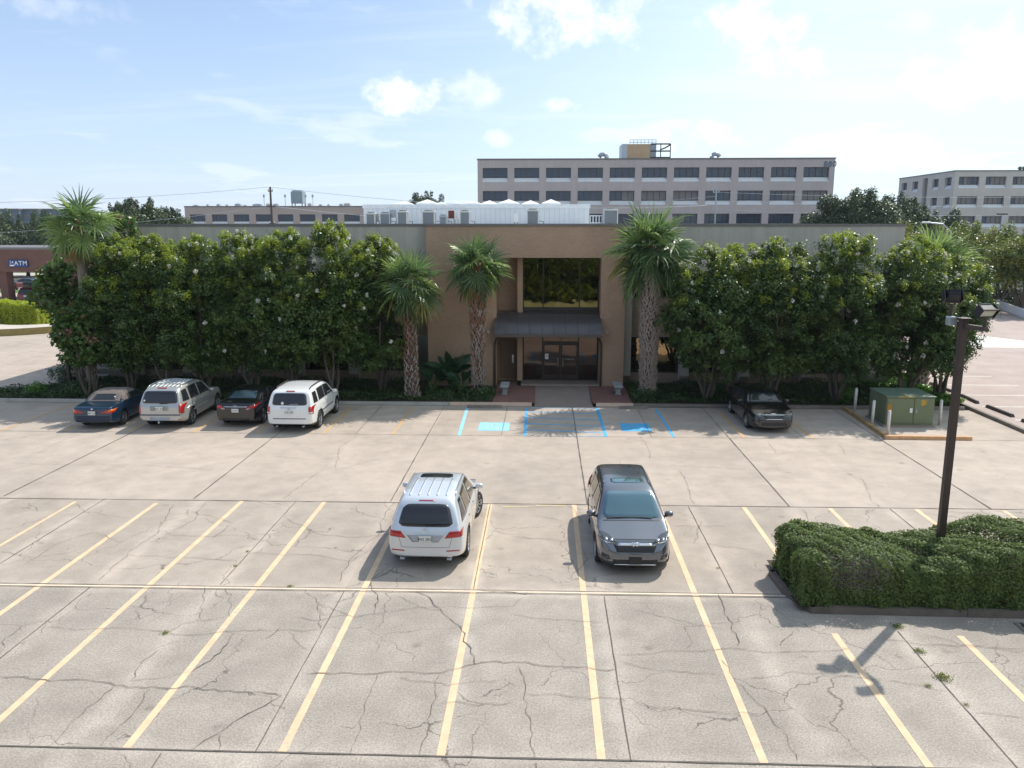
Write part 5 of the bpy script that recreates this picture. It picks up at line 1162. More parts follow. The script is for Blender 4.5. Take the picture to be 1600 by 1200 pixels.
silver = carpaint('silver_white_paint', (.66, .69, .73), .35, .32); grey = carpaint('steel_grey_paint', (.15, .163, .19), .75, .26)
white = carpaint('white_paint_car', (.80, .80, .79), 0, .35); blue = carpaint('navy_paint', (.008, .036, .075), .35, .3); champagne = carpaint('champagne_paint', (.50, .50, .475), .45, .35)
black = carpaint('black_paint', (.005, .005, .006), .1, .25); black2 = carpaint('black_teal_paint', (.005, .006, .007), .1, .25); maroon = carpaint('maroon_paint', (.11, .012, .016), .3, .3)
GL, BP = M['car_glass'], M['black_plastic']
SUV_TOP = lambda L, H, rz=1.05, hood=1.03: [(0, rz - .14), (.05, rz), (.10, rz + .05), (.34, H - .14), (.52, H - .04), (1.0, H), (1.8, H), (2.5, H - .03), (2.85, H - .10), (3.50, hood + .06), (3.62, hood + .01), (L - .6, hood - .09), (L - .22, hood - .20), (L - .05, hood - .36), (L, hood - .50)]
# white-silver SUV in the middle of the lot, seen from behind
benz = dict(L=4.80, W=1.93, H=1.77, top=SUV_TOP(4.8, 1.77, 1.06, 1.10), belt=[(0, 1.02), (1, 1.08), (3.4, 1.04), (4.8, .9)], tumble=.33, r=.375, ro=1.0, wb=2.90, gc=.22, paint=silver, spokes=10, mirror=(3.25, 1.14), clad=.335, low_mat=BP, steer=R(-17), tw=.26,
    decals=[('rear_window', 'B', [(-.70, 1.10), (.70, 1.10), (.56, 1.60), (-.56, 1.60)], GL, dict(nu=14, rnd=.12)), ('side_window', 'LR', [(.38, 1.14), (.98, 1.13), (1.02, 1.60), (.72, 1.60)], GL), ('side_window', 'LR', [(1.05, 1.13), (1.98, 1.12), (1.98, 1.64), (1.10, 1.62)], M['side_bronze']), ('side_window', 'LR', [(2.05, 1.12), (3.20, 1.10), (2.62, 1.62), (2.05, 1.64)], M['side_bronze']),
            ('windshield', 'F', [(-.72, 1.14), (.72, 1.14), (.60, 1.60), (-.60, 1.60)], GL), ('sunroof', 'T', [(-.44, 2.02), (.44, 2.02), (.42, 2.44), (-.42, 2.44)], GL, dict(rnd=.1)), ('taillight', 'm', [(.48, .845), (.90, .885), (.905, 1.03), (.60, 1.01)], M['tail'], dict(proj='B', off=.014, nu=12)),
            ('reflector', 'm', [(.52, .50), (.84, .52), (.84, .55), (.52, .53)], M['tail'], dict(proj='B', nu=6, nv=1)), ('plate_recess', 'B', [(-.32, .74), (.32, .74), (.46, .92), (-.46, .92)], simple('recess', (.38, .42, .48), .4, metal=.4), dict(off=.004)), ('skid_plate', 'B', [(-.60, .335), (.60, .335), (.66, .375), (-.66, .375)], M['chrome'], dict(off=.02, nv=1)),
            ('tailgate_seam', 'B', [(-.58, .60), (.58, .60), (.58, .608), (-.58, .608)], BP, dict(off=.003, nv=1)), ('tailgate_seam', 'm', [(.58, .60), (.588, .60), (.66, .86), (.652, .86)], BP, dict(proj='B', off=.003, nu=1)), ('door_seam', 'LR', [(2.0, .45), (2.012, .45), (2.012, 1.12), (2.0, 1.12)], BP, dict(nu=1, off=.002)), ('door_seam', 'LR', [(3.1, .45), (3.112, .45), (3.2, 1.1), (3.188, 1.1)], BP, dict(nu=1, off=.002)),
            ('headlight', 'm', [(.50, .78), (.80, .82), (.84, .95), (.55, .90)], M['headlamp'], dict(proj='F', off=.012)), ('spoiler_light', 'B', [(-.2, 1.655), (.2, 1.655), (.2, 1.675), (-.2, 1.675)], M['tail'], dict(nv=1))],
    plates=[('B', .83, '842 JBG', M['plate'])], extra=[rails(.66, .75, 2.75, M['alloy'], .035, .016), ribs(5, .46, .62, 1.95, silver), wiper_rear(1.12, BP), badge_star(1.02), handles((1.35, 2.35), .97, M['chrome']), exhausts(.58, .30, .12, M['galv'])])
car('parked_suv', 'white-silver SUV seen from behind in the middle row, front wheels turned', 'SUV', (-2.85, 18.55 + 2.4), R(-.5), benz)
# grey SUV nose towards us
crv = dict(L=4.58, W=1.86, H=1.68, top=SUV_TOP(4.58, 1.68, 1.05, 1.05), belt=[(0, 1.04), (1, 1.02), (3.4, 1.0), (4.58, .85)], tumble=.34, r=.355, ro=1.0, wb=2.66, gc=.2, paint=grey, spokes=5, mirror=(3.20, 1.10), clad=.36, low_mat=BP, 
    plan=[(0, .86), (.06, .92), (.16, .955), (.45, .985), (.9, 1), (3.48, 1), (4.05, .965), (4.32, .90), (4.48, .80), (4.58, .66)],
    decals=[('windshield', 'F', [(-.74, 1.10), (.74, 1.10), (.60, 1.575), (-.60, 1.575)], M['windshield'], dict(nu=16, rnd=.08)), ('rear_window', 'B', [(-.62, 1.1), (.62, 1.1), (.54, 1.5), (-.54, 1.5)], GL), ('side_window', 'LR', [(.42, 1.10), (.95, 1.07), (1.0, 1.50), (.75, 1.48)], M['side_bronze']), ('side_window', 'LR', [(1.02, 1.07), (1.95, 1.06), (1.95, 1.56), (1.07, 1.54)], M['side_bronze']), ('side_window', 'LR', [(2.02, 1.06), (3.12, 1.04), (2.60, 1.52), (2.02, 1.56)], M['side_bronze']),
            ('sunroof', 'T', [(-.42, 1.98), (.42, 1.98), (.42, 2.36), (-.42, 2.36)], M['windshield'], dict(rnd=.15)), ('headlight', 'm', [(.43, .80), (.70, .79), (.88, .96), (.62, .90)], M['headlamp'], dict(proj='F', off=.012, nu=14)), ('headlight_lens', 'm', [(.52, .815), (.60, .815), (.60, .855), (.53, .86)], M['alloy'], dict(proj='F', off=.02, nu=2, nv=2)), ('headlight_lens', 'm', [(.66, .82), (.73, .835), (.72, .875), (.66, .865)], M['alloy'], dict(proj='F', off=.02, nu=2, nv=2)), ('headlight_trim', 'm', [(.43, .785), (.70, .775), (.86, .90), (.70, .79)], M['chrome'], dict(proj='F', off=.016, nv=1)),
            ('grille', 'F', [(-.44, .60), (.44, .60), (.52, .76), (-.52, .76)], BP, dict(off=.01, nu=14)), ('grille_bar', 'F', [(-.42, .735), (.42, .735), (.40, .78), (-.40, .78)], M['chrome'], dict(off=.026, nv=3, nu=14)), ('lower_grille', 'F', [(-.50, .31), (.50, .31), (.55, .42), (-.55, .42)], BP, dict(off=.006)), ('bumper_trim', 'F', [(-.5, .285), (.5, .285), (.5, .305), (-.5, .305)], M['chrome'], dict(off=.016, nv=1)),
            ('fog_pocket', 'm', [(.60, .42), (.80, .44), (.80, .54), (.64, .52)], BP, dict(proj='F', off=.008)), ('fog_light', 'm', [(.64, .455), (.72, .455), (.72, .495), (.64, .495)], M['headlamp'], dict(proj='F', off=.012)), ('taillight', 'm', [(.72, .85), (.90, .85), (.86, 1.35), (.70, 1.1)], M['tail'], dict(proj='B', off=.014)), ('tail_side', 'LR', [(.05, .95), (.25, .95), (.2, 1.12), (.08, 1.12)], M['tail'], dict(off=.02)), ('hood_seam', 'T', [(-.72, 3.62), (.72, 3.62), (.70, 3.60), (-.70, 3.60)], BP, dict(off=.004, nv=1)),
            ('door_seam', 'LR', [(1.98, .4), (1.992, .4), (1.992, 1.05), (1.98, 1.05)], BP, dict(nu=1, off=.002)), ('door_seam', 'LR', [(3.05, .4), (3.062, .4), (3.12, 1.03), (3.108, 1.03)], BP, dict(nu=1, off=.002)), ('hood_edge', 'F', [(-.60, .845), (.60, .845), (.60, .853), (-.60, .853)], BP, dict(off=.003, nv=1))],
    plates=[('F', .40, None, BP)], extra=[badge_h('F', .755, .085), wipers_front(1.09, BP), handles((1.3, 2.3), .93, grey), rails(.60, .65, 2.3, grey, .012, .012), lambda root, hit, decal, y0: MB().add([hit('T', 0, .55)[0] + Vector(v) for v in ((-.02, -.08, 0), (.02, -.08, 0), (0, .08, 0), (0, -.09, .09))], [(0, 1, 3), (1, 2, 3), (2, 0, 3)]).build('antenna', M['chrome'], root)])
car('parked_suv', 'dark grey SUV with its nose towards us in the middle row', 'SUV', (2.24, 18.42 + 2.29), R(180.4), crv)
# white SUV at the kerb
pilot = dict(L=4.85, W=1.99, H=1.80, top=[(0, .98), (.05, 1.10), (.10, 1.16), (.26, 1.66), (.44, 1.76), (1.0, 1.80), (2.0, 1.80), (2.6, 1.76), (2.9, 1.68), (3.55, 1.16), (3.7, 1.12), (4.3, 1.06), (4.65, .94), (4.8, .78), (4.85, .6)], belt=[(0, 1.12), (1, 1.12), (3.4, 1.08), (4.85, .95)], tumble=.22, r=.375, ro=1.08, wb=2.77, gc=.23, paint=white, spokes=5, mirror=(3.2, 1.18), clad=.40, low_mat=BP,
    decals=[('rear_window', 'B', [(-.74, 1.16), (.74, 1.16), (.66, 1.64), (-.66, 1.64)], GL, dict(nu=14, rnd=.08)), ('side_window', 'LR', [(.42, 1.19), (.98, 1.17), (.98, 1.62), (.52, 1.62)], GL), ('side_window', 'LR', [(1.12, 1.17), (2.02, 1.16), (2.02, 1.66), (1.16, 1.66)], GL), ('side_window', 'LR', [(2.06, 1.16), (3.25, 1.14), (2.75, 1.60), (2.06, 1.66)], GL), ('windshield', 'F', [(-.74, 1.18), (.74, 1.18), (.64, 1.64), (-.64, 1.64)], GL),
            ('taillight', 'm', [(.80, .82), (.955, .82), (.95, 1.12), (.80, 1.12)], M['tail'], dict(proj='B', off=.016)), ('reverse_light', 'm', [(.80, .84), (.93, .84), (.93, .90), (.80, .90)], M['tail_white'], dict(proj='B', off=.024)), ('garnish', 'B', [(-.36, 1.04), (.36, 1.04), (.36, 1.08), (-.36, 1.08)], M['chrome'], dict(off=.02, nv=1)), ('bumper_step', 'B', [(-.68, .605), (.68, .605), (.68, .635), (-.68, .635)], BP, dict(off=.01, nv=1)),
            ('brake_light', 'B', [(-.18, 1.69), (.18, 1.69), (.18, 1.72), (-.18, 1.72)], M['tail'], dict(nv=1, off=.012)), ('side_moulding', 'LR', [(1.3, .68), (3.1, .68), (3.1, .72), (1.3, .72)], BP, dict(nv=1, off=.012)), ('headlight', 'm', [(.55, .80), (.85, .80), (.85, .98), (.6, .98)], M['headlamp'], dict(proj='F', off=.012))],
    plates=[('B', .90, 'LVR 306', M['plate'])], extra=[rails(.70, .6, 2.6, BP, .05, .024), wiper_rear(1.20, M['alloy']), sticker('B', -.30, 1.24, .06, M['white']), handles((1.45, 2.4), 1.02, white), badge_h('B', 1.06, .055), exhausts(.55, .29, .09, M['galv'])])
car('parked_suv', 'bright white boxy SUV with black roof rails parked at the kerb', 'SUV', (-10.42, 31.80 + 2.42), R(0), pilot)
# champagne SUV
trail = dict(L=4.87, W=1.90, H=1.80, top=[(0, .94), (.05, 1.06), (.10, 1.12), (.28, 1.62), (.46, 1.74), (1.0, 1.80), (2.0, 1.80), (2.5, 1.75), (2.8, 1.66), (3.4, 1.14), (3.55, 1.10), (4.3, 1.04), (4.65, .94), (4.82, .78), (4.87, .6)], belt=[(0, 1.08), (1, 1.09), (3.4, 1.04), (4.87, .9)], tumble=.26, r=.38, ro=1.08, wb=2.87, gc=.26, paint=champagne, spokes=6, mirror=(3.1, 1.14), 
    decals=[('rear_window', 'B', [(-.76, 1.13), (.76, 1.13), (.66, 1.62), (-.66, 1.62)], GL, dict(nu=14, rnd=.08)), ('side_window', 'LR', [(.34, 1.16), (.95, 1.14), (.95, 1.62), (.48, 1.60)], GL), ('side_window', 'LR', [(1.08, 1.14), (1.95, 1.13), (1.95, 1.66), (1.08, 1.66)], GL), ('side_window', 'LR', [(2.05, 1.13), (3.15, 1.11), (2.65, 1.60), (2.05, 1.66)], GL), ('windshield', 'F', [(-.72, 1.16), (.72, 1.16), (.62, 1.62), (-.62, 1.62)], GL),
            ('taillight', 'm', [(.80, .72), (.92, .72), (.92, 1.08), (.80, 1.08)], M['tail'], dict(proj='B', off=.016)), ('bumper_step', 'B', [(-.42, .42), (.42, .42), (.42, .56), (-.42, .56)], simple('bumper_grey', (.34, .37, .42), .5), dict(off=.014)), ('bumper_top', 'B', [(-.85, .62), (.85, .62), (.85, .69), (-.85, .69)], simple('bumper_pad', (.17, .17, .18), .6), dict(off=.012, nv=2)), ('plate_recess', 'B', [(-.38, .84), (.38, .84), (.38, 1.03), (-.38, 1.03)], simple('recess2', (.30, .29, .27), .5), dict(off=.006)),
            ('reflector', 'm', [(.76, .45), (.86, .45), (.86, .49), (.76, .49)], M['tail'], dict(proj='B', nv=1)), ('brake_light', 'B', [(-.2, 1.70), (.2, 1.70), (.2, 1.725), (-.2, 1.725)], M['tail'], dict(nv=1, off=.012)), ('side_moulding', 'LR', [(1.25, .62), (3.0, .62), (3.0, .68), (1.25, .68)], simple('mould', (.32, .32, .30), .5), dict(nv=1, off=.012)), ('headlight', 'm', [(.55, .80), (.85, .80), (.85, .96), (.6, .96)], M['headlamp'], dict(proj='F', off=.012)), ('wheel_flare', 'LR', [(.55, .82), (1.60, .82), (1.42, .90), (.75, .90)], champagne, dict(off=.02))],
    plates=[('B', .93, 'XKC 418', M['plate'])], extra=[rails(.68, .55, 2.4, M['alloy'], .05, .018), ribs(7, .52, .55, 2.3, M['white_metal_plain']), wiper_rear(1.12, BP), handles((1.4, 2.3), .98, champagne),
        lambda root, hit, decal, y0: [MB().tube([hit('T', -.64, y)[0] + Vector((0, 0, .05)), hit('T', 0, y)[0] + Vector((0, 0, .06)), hit('T', .64, y)[0] + Vector((0, 0, .05))], .016, 6).build('crossbar', M['alloy'], root) for y in (.9, 1.4, 1.9)],
        lambda root, hit, decal, y0: MB().tube([(0, y0 - .02, .36), (0, y0 - .14, .36), (0, y0 - .14, .42)], .03, 8).build('tow_ball', M['chrome'], root), sticker('B', -.66, 1.24, .04, M['white'])])
car('parked_suv', 'silver-beige SUV with ribbed roof rack beside the blue convertible', 'SUV', (-16.05, 32.1 + 2.43), R(1.5), trail)
# black sedan
SED = lambda L, H, deck=1.02, hood=.98: [(0, deck - .18), (.05, deck - .02), (.12, deck + .02), (.62, deck + .05), (.80, deck + .09), (1.42, H - .06), (1.75, H - .01), (2.2, H), (2.6, H - .03), (2.85, H - .10), (3.45, hood + .04), (3.6, hood), (L - .6, hood - .10), (L - .2, hood - .22), (L - .05, hood - .34), (L, hood - .46)]
civic = dict(L=4.55, W=1.78, H=1.43, top=SED(4.55, 1.43, 1.03, .95), belt=[(0, 1.0), (1, .98), (3.4, .92), (4.55, .8)], tumble=.42, r=.325, ro=.98, wb=2.67, gc=.17, paint=black2, spokes=5, mirror=(3.05, 1.0),
    decals=[('rear_window', 'T', [(-.60, .82), (.60, .82), (.50, 1.40), (-.50, 1.40)], M['rear_glass'], dict(nu=12)), ('side_window', 'LR', [(.95, 1.02), (1.90, 1.0), (1.90, 1.35), (1.45, 1.33)], GL), ('side_window', 'LR', [(1.97, 1.0), (3.15, .97), (2.65, 1.30), (1.97, 1.35)], GL), ('windshield', 'T', [(-.56, 2.86), (.56, 2.86), (.68, 3.42), (-.68, 3.42)], GL),
            ('taillight', 'm', [(.46, .84), (.82, .86), (.86, .99), (.62, .96)], M['tail'], dict(proj='B', off=.014, nu=12)), ('garnish', 'B', [(-.50, .90), (.50, .90), (.50, .925), (-.50, .925)], M['chrome'], dict(off=.016, nv=1)), ('lower_bumper', 'B', [(-.55, .34), (.55, .34), (.58, .42), (-.58, .42)], BP, dict(off=.006)), ('reverse_light', 'm', [(.46, .80), (.60, .82), (.62, .85), (.47, .84)], M['tail_white'], dict(proj='B', off=.016, nv=1))],
    plates=[('B', .76, '713 ATD', M['plate'])], extra=[badge_h('B', .93, .055), handles((1.5, 2.5), .88, black2)])
car('parked_sedan', 'small black sedan seen from behind between the beige and the white SUV', 'sedan', (-12.98, 32.62 + 2.27), R(0), civic)
# black sedan nose out, right side
kia = dict(L=4.84, W=1.84, H=1.45, top=SED(4.84, 1.45, 1.02, .99), belt=[(0, .98), (1, .97), (3.4, .92), (4.84, .8)], tumble=.42, r=.34, ro=1.05, wb=2.80, gc=.18, paint=black, spokes=5, mirror=(3.1, 1.02),
    decals=[('windshield', 'T', [(-.56, 2.86), (.56, 2.86), (.70, 3.42), (-.70, 3.42)], GL, dict(nu=12)), ('side_window', 'LR', [(.95, 1.02), (1.90, 1.0), (1.90, 1.36), (1.45, 1.34)], GL), ('side_window', 'LR', [(1.97, 1.0), (3.15, .97), (2.65, 1.31), (1.97, 1.36)], GL), ('rear_window', 'T', [(-.60, .85), (.60, .85), (.50, 1.4), (-.50, 1.4)], GL),
            ('headlight', 'm', [(.46, .66), (.66, .68), (.84, .84), (.78, .86)], M['headlamp'], dict(proj='F', off=.014, nu=12)), ('grille', 'F', [(-.34, .60), (.34, .60), (.44, .74), (-.44, .74)], BP, dict(off=.01)), ('grille_trim', 'F', [(-.45, .735), (.45, .735), (.42, .76), (-.42, .76)], M['chrome'], dict(off=.016, nv=1)), ('grille_trim', 'F', [(-.32, .585), (.32, .585), (.34, .603), (-.34, .603)], M['chrome'], dict(off=.016, nv=1)), ('lower_grille', 'F', [(-.52, .34), (.52, .34), (.5, .46), (-.5, .46)], BP, dict(off=.008)),
            ('fog_light', 'm', [(.62, .40), (.80, .42), (.78, .48), (.64, .46)], M['headlamp'], dict(proj='F', off=.012)), ('taillight', 'm', [(.55, .8), (.85, .82), (.86, .95), (.6, .93)], M['tail'], dict(proj='B', off=.014))],
    plates=[], extra=[handles((1.5, 2.5), .88, black), lambda root, hit, decal, y0: MB().bbox(-.09, .09, hit('F', 0, .78)[0].y - .01, hit('F', 0, .78)[0].y + .02, .755, .80, .012).build('badge', M['chrome'], root)])
car('parked_sedan', 'glossy black sedan parked nose out under the right hand trees', 'sedan', (9.46, 32.55 + 2.42), R(180.9), kia)
# blue convertible with cloth top
bmw = dict(L=4.49, W=1.76, H=1.37, top=[(0, .86), (.05, .95), (.14, .98), (.55, .99), (.92, 1.0), (1.02, 1.03), (1.38, 1.29), (1.62, 1.35), (2.1, 1.37), (2.5, 1.34), (2.70, 1.27), (3.15, .96), (3.3, .93), (3.95, .86), (4.25, .76), (4.42, .64), (4.49, .5)], belt=[(0, .92), (1, .94), (3.2, .88), (4.49, .75)], tumble=.40, r=.325, ro=.98, wb=2.725, gc=.17, paint=blue, spokes=6, mirror=(2.95, .98),
    decals=[('soft_top', 'T', [(-.70, .96), (.70, .96), (.54, 2.52), (-.54, 2.52)], M['soft_top'], dict(nu=20, nv=18, off=.014)), ('soft_top_side', 'LR', [(.98, 1.0), (1.66, 1.0), (1.85, 1.32), (1.30, 1.30)], M['soft_top'], dict(off=.013, nu=12, nv=8)), ('soft_top_rail', 'LR', [(1.60, 1.235), (2.45, 1.225), (2.4, 1.32), (1.60, 1.33)], M['soft_top'], dict(off=.013, nu=12)), ('rear_window', 'T', [(-.50, 1.06), (.50, 1.06), (.42, 1.36), (-.42, 1.36)], GL, dict(off=.02, nu=12)),
            ('side_window', 'LR', [(1.75, .99), (2.98, .97), (2.5, 1.22), (1.85, 1.23)], GL), ('windshield', 'T', [(-.54, 2.62), (.54, 2.62), (.66, 3.12), (-.66, 3.12)], GL), ('taillight', 'm', [(.50, .70), (.84, .70), (.85, .84), (.56, .84)], M['tail'], dict(proj='B', off=.014, nu=10)), ('indicator', 'm', [(.66, .77), (.85, .77), (.85, .86), (.70, .86)], M['tail_orange'], dict(proj='B', off=.02)), ('inner_light', 'm', [(.38, .71), (.50, .71), (.52, .79), (.40, .77)], M['tail'], dict(proj='B', off=.014)),
            ('bumper', 'B', [(-.80, .36), (.80, .36), (.82, .58), (-.82, .58)], simple('bumper_blue', (.012, .022, .05), .5), dict(off=.02, nu=14)), ('headlight', 'm', [(.5, .6), (.8, .6), (.8, .72), (.5, .7)], M['headlamp'], dict(proj='F', off=.012))],
    plates=[('B', .72, 'PMF 220', M['plate'])], extra=[handles((2.1,), .84, blue), sticker('B', 0, .885, .035, M['chrome'])])
car('parked_convertible', 'blue convertible with a closed taupe cloth top at the left end of the kerb', 'convertible', (-18.95, 32.05 + 2.25), R(2.5), bmw)
# vehicles beyond the bank canopy
red = dict(benz); red.update(paint=maroon, steer=0, plates=[('B', .83, None, M['plate'])], extra=[rails(.66, .75, 2.75, BP, .03)], decals=[d for d in benz['decals'] if d[0] in ('rear_window', 'side_window', 'taillight', 'windshield')])
car('parked_suv', 'dark red SUV behind the lime hedge under the bank canopy', 'SUV', (-58.7, 90.9), R(8), red, 'cars near the bank')
far1 = dict(civic); far1.update(paint=maroon, plates=[], extra=[], decals=[d for d in civic['decals'] if 'window' in d[0] or 'windshield' in d[0]])
x, y = G(12, 453); car('parked_sedan', 'dark maroon sedan beyond the canopy at the left edge', 'sedan', (x - .5, y), R(92), far1, 'cars near the bank')
far2 = dict(far1); far2['paint'] = carpaint('teal_grey', (.05, .08, .09), .4)
x, y = G(40, 450); car('parked_sedan', 'grey-green sedan beyond the canopy, right of the maroon one', 'sedan', (x + .3, y), R(90), far2, 'cars near the bank')
for ang, cx_, cy_, lab in ():
    pass

# ================================================================== TREES AND PLANTS
GL_ = 'crape myrtle trees along the office front'
left = [(-20.9, 40.6, 2.6, 7.7), (-18.9, 40.4, 3.0, 7.8), (-16.7, 40.0, 3.3, 7.75), (-14.5, 40.3, 3.3, 8.0), (-12.4, 39.9, 3.3, 7.9), (-10.4, 40.3, 3.1, 8.35), (-8.1, 40.8, 3.2, 7.8)]
labL = ['crape myrtle behind the blue convertible, second tree crown from the left end', 'crape myrtle behind the beige SUV with a rounded top', 'crape myrtle between the beige SUV and the black sedan with few blossoms', 'crape myrtle behind the black sedan, white blossoms near its top', 'crape myrtle behind the white SUV, full dense crown',
        'tallest left crape myrtle with many white blossoms just right of the white SUV', 'crape myrtle beside the reddish-trunked palm, last of the left row']
for i, (x, y, w, zt) in enumerate(left):
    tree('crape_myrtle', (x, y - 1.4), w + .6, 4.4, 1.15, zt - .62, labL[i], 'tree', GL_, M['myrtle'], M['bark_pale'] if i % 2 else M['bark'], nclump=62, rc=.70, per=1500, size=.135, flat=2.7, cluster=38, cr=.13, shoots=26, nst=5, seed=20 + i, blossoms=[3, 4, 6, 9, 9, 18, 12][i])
right = [(7.9, 39.6, 3.9, 7.25, 1.7), (10.9, 39.6, 3.6, 7.45, 1.6), (13.9, 39.4, 3.8, 7.7, 1.5), (17.2, 39.4, 4.0, 7.5, 1.7), (9.3, 41.0, 3.2, 7.0, 2.2), (19.2, 40.2, 3.0, 6.6, 2.6)]
labR = ['crape myrtle right of the tallest palm, first of the right row', 'crape myrtle above the black sedan parked nose out', 'crape myrtle with a splayed dark trunk left of the green transformer', 'wide crape myrtle above the green transformer, heavy with white blossoms', 'crape myrtle close to the wall behind the first tree of the right row', 'low crape myrtle crown beside the lamp post at the end of the right row']
for i, (x, y, w, zt, zb) in enumerate(right):
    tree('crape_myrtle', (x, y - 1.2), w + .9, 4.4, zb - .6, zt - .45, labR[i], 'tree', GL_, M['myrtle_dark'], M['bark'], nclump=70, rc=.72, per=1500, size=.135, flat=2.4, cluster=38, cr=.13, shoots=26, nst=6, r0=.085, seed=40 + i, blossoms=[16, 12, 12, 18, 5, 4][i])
# golden rain tree group at the left end
tree('rain_tree', (-24.4, 41.0), 3.9, 3.6, 2.7, 6.9, 'broad leafed tree with pinkish brown seed pods left of the leftmost palm trunk', 'tree', 'rain trees at the left corner', M['rain_leaf'], M['bark_pale'], nclump=52, rc=.66, per=560, size=.24, shoots=10, nst=4, r0=.09, seed=71, pods=14, asp=.7)
tree('rain_tree', (-21.9, 41.3), 3.4, 3.4, 3.4, 8.5, 'taller seed pod tree reaching the roof edge right of the leftmost palm', 'tree', 'rain trees at the left corner', M['rain_leaf'], M['bark_pale'], nclump=36, rc=.66, per=560, size=.24, shoots=10, nst=4, r0=.09, seed=72, pods=12, asp=.7)
tree('rain_tree', (-22.4, 38.0), 3.0, 1.9, 1.5, 4.75, 'low dark seed pod tree in front of the leftmost palm trunk', 'tree', 'rain trees at the left corner', M['rain_leaf'], M['bark'], nclump=26, rc=.6, per=560, size=.22, shoots=5, nst=4, r0=.07, seed=73, pods=5, asp=.7)
b = MB(); t = empty('sapling', (-25.9, 43.6, 0), 0, 'leaning bare sapling with a tuft of leaves left of the brown post', 'sapling'); b.tube([(.3, 0, 0), (-.3, 0, 1.1), (-1.0, 0, 2.2)], [.05, .04, .02], 6).build('trunk', M['bark'], t)
quads_mesh('crown', clump_leaves([((-1.1, 0, 2.3), (.5, .4, .25)), ((-1.4, 0, 2.35), (.35, .3, .2))], 420, .22, asp=.7), t, M['rain_leaf'])

# palms
palm((-22.75, 39.0), 8.3, (.1, 0), .24, .21, 1.36, 24, 'tall airy palm at the left end rising above the roofline with rusty fibres', boots=26, smooth=True, dead=3, yellow=.4, seed=1, boot_len=.25, low=-.75)
palm((-6.45, 38.5), 5.55, (-.05, 0), .31, .22, 1.34, 32, 'slim palm with a reddish upper trunk and yellowing lower fronds', boots=190, smooth=False, red=1.0, dead=5, yellow=4, seed=2, boot_len=.17)
palm((-3.25, 39.7), 6.45, (-.1, 0), .27, .32, 1.27, 34, 'palm with a cross-hatched trunk just left of the entrance', boots=460, red=.9, dead=2, yellow=.3, seed=3)
palm((5.1, 38.9), 7.25, (-.1, 0), .30, .42, 1.62, 42, 'tallest and thickest palm, right of the entrance, with a pale criss-cross trunk', boots=660, dead=3, yellow=.8, seed=4, boot_len=.25)
palm((19.9, 42.9), 6.3, (.3, 0), .40, .36, 1.65, 38, 'palm at the right corner partly hidden by myrtles with a golden hanging skirt', boots=300, dead=16, yellow=6, seed=5, boot_len=.28)
# bird-of-paradise like broad leaves beside the entrance palm
def broad_plant(x, y, n, h, label, seed):
    rs = random.Random(seed); t = empty('broadleaf_plant', (x, y, .09), 0, label, 'plant', 'broad leafed plants left of the entrance'); V = []; b = MB()
    for i in range(n):
        az = rs.uniform(0, 6.28); sp_ = rs.uniform(.1, .75); L = h * rs.uniform(.55, 1.0); dx, dy = math.cos(az), math.sin(az); p1 = np.array((dx * sp_ * .5, dy * sp_ * .5, L * .55)); d = np.array((dx * sp_, dy * sp_, 1.1 - sp_ * .7)); d /= np.linalg.norm(d)
        b.tube([(0, 0, 0), tuple(p1)], [.03, .018], 5); sd_ = np.cross(d, rand_dir(1)[0]); sd_ /= np.linalg.norm(sd_); ln = L * .62; seg = 6; prev = p1; w0 = .02
        for s_ in range(seg):
            k = (s_ + 1) / seg; w1 = .21 * math.sin(math.pi * min(.98, k * .92 + .04)) * (h / 2) + .01; q = prev + d * ln / seg; d = d + np.array((dx * .08, dy * .08, -.12)); d /= np.linalg.norm(d)
            for sg in (-1, 1):
                f = np.cross(sd_, d) * .3; V += [prev, prev + (sd_ * sg + f) * w0, q + (sd_ * sg + f) * w1, q]
            prev = q; w0 = w1
    b.build('stalks', M['petiole'], t); quads_mesh('leaves', np.array(V), t, M['broad'])
broad_plant(-4.75, 40.7, 30, 2.1, 'tallest broad leafed plant between the two palms left of the entrance', 1); broad_plant(-5.7, 40.3, 20, 1.5, 'broad leafed plant beside the slim palm trunk', 2); broad_plant(-4.1, 39.9, 18, 1.3, 'lower broad leafed plant at the foot of the entrance palm', 3)

# ground cover
def cover(name, label, boxes, per, size, h, m_, z=.09, cat='ground cover'):
    Vs = []
    for (x0, x1, y0, y1) in boxes:
        n = int((x1 - x0) * (y1 - y0) * per); P = np.empty((n, 3)); P[:, 0] = rng.uniform(x0, x1, n); P[:, 1] = rng.uniform(y0, y1, n)
        hh = h * (.55 + .45 * np.sin(P[:, 0] * 2.1 + np.cos(P[:, 1] * 2.7) * 1.7) * np.cos(P[:, 1] * 1.9 + P[:, 0] * .7)); P[:, 2] = z + hh * rng.uniform(.15, 1, n) ** .6
        N = rand_dir(n) * .8 + np.array((0, 0, .7)); N /= np.linalg.norm(N, axis=1)[:, None]; L = size * rng.uniform(.6, 1.4, n); Vs.append(leaves_np(P, N, L, L * .45))
    o = quads_mesh(name, np.concatenate(Vs), None, m_); return tag(o, label, cat, None, 'stuff')
cover('ground_cover', 'low dark green ground cover filling the planting beds', [(-26.2, -7.4, 37.6, 42.6), (-7.4, -2.5, 37.6, 40.6), (4.3, 13.5, 37.6, 42.4), (13.5, 19.5, 37.7, 42.8), (-44, -26.2, 37.6, 39.6)], 240, .14, .42, M['cover'])
cover('ground_cover', 'bright green ground cover spilling over the bed corner right of the transformer', [(16.8, 19.9, 38.0, 44.0), (18.6, 19.9, 44, 50)], 420, .2, .5, M['cover_bright'])
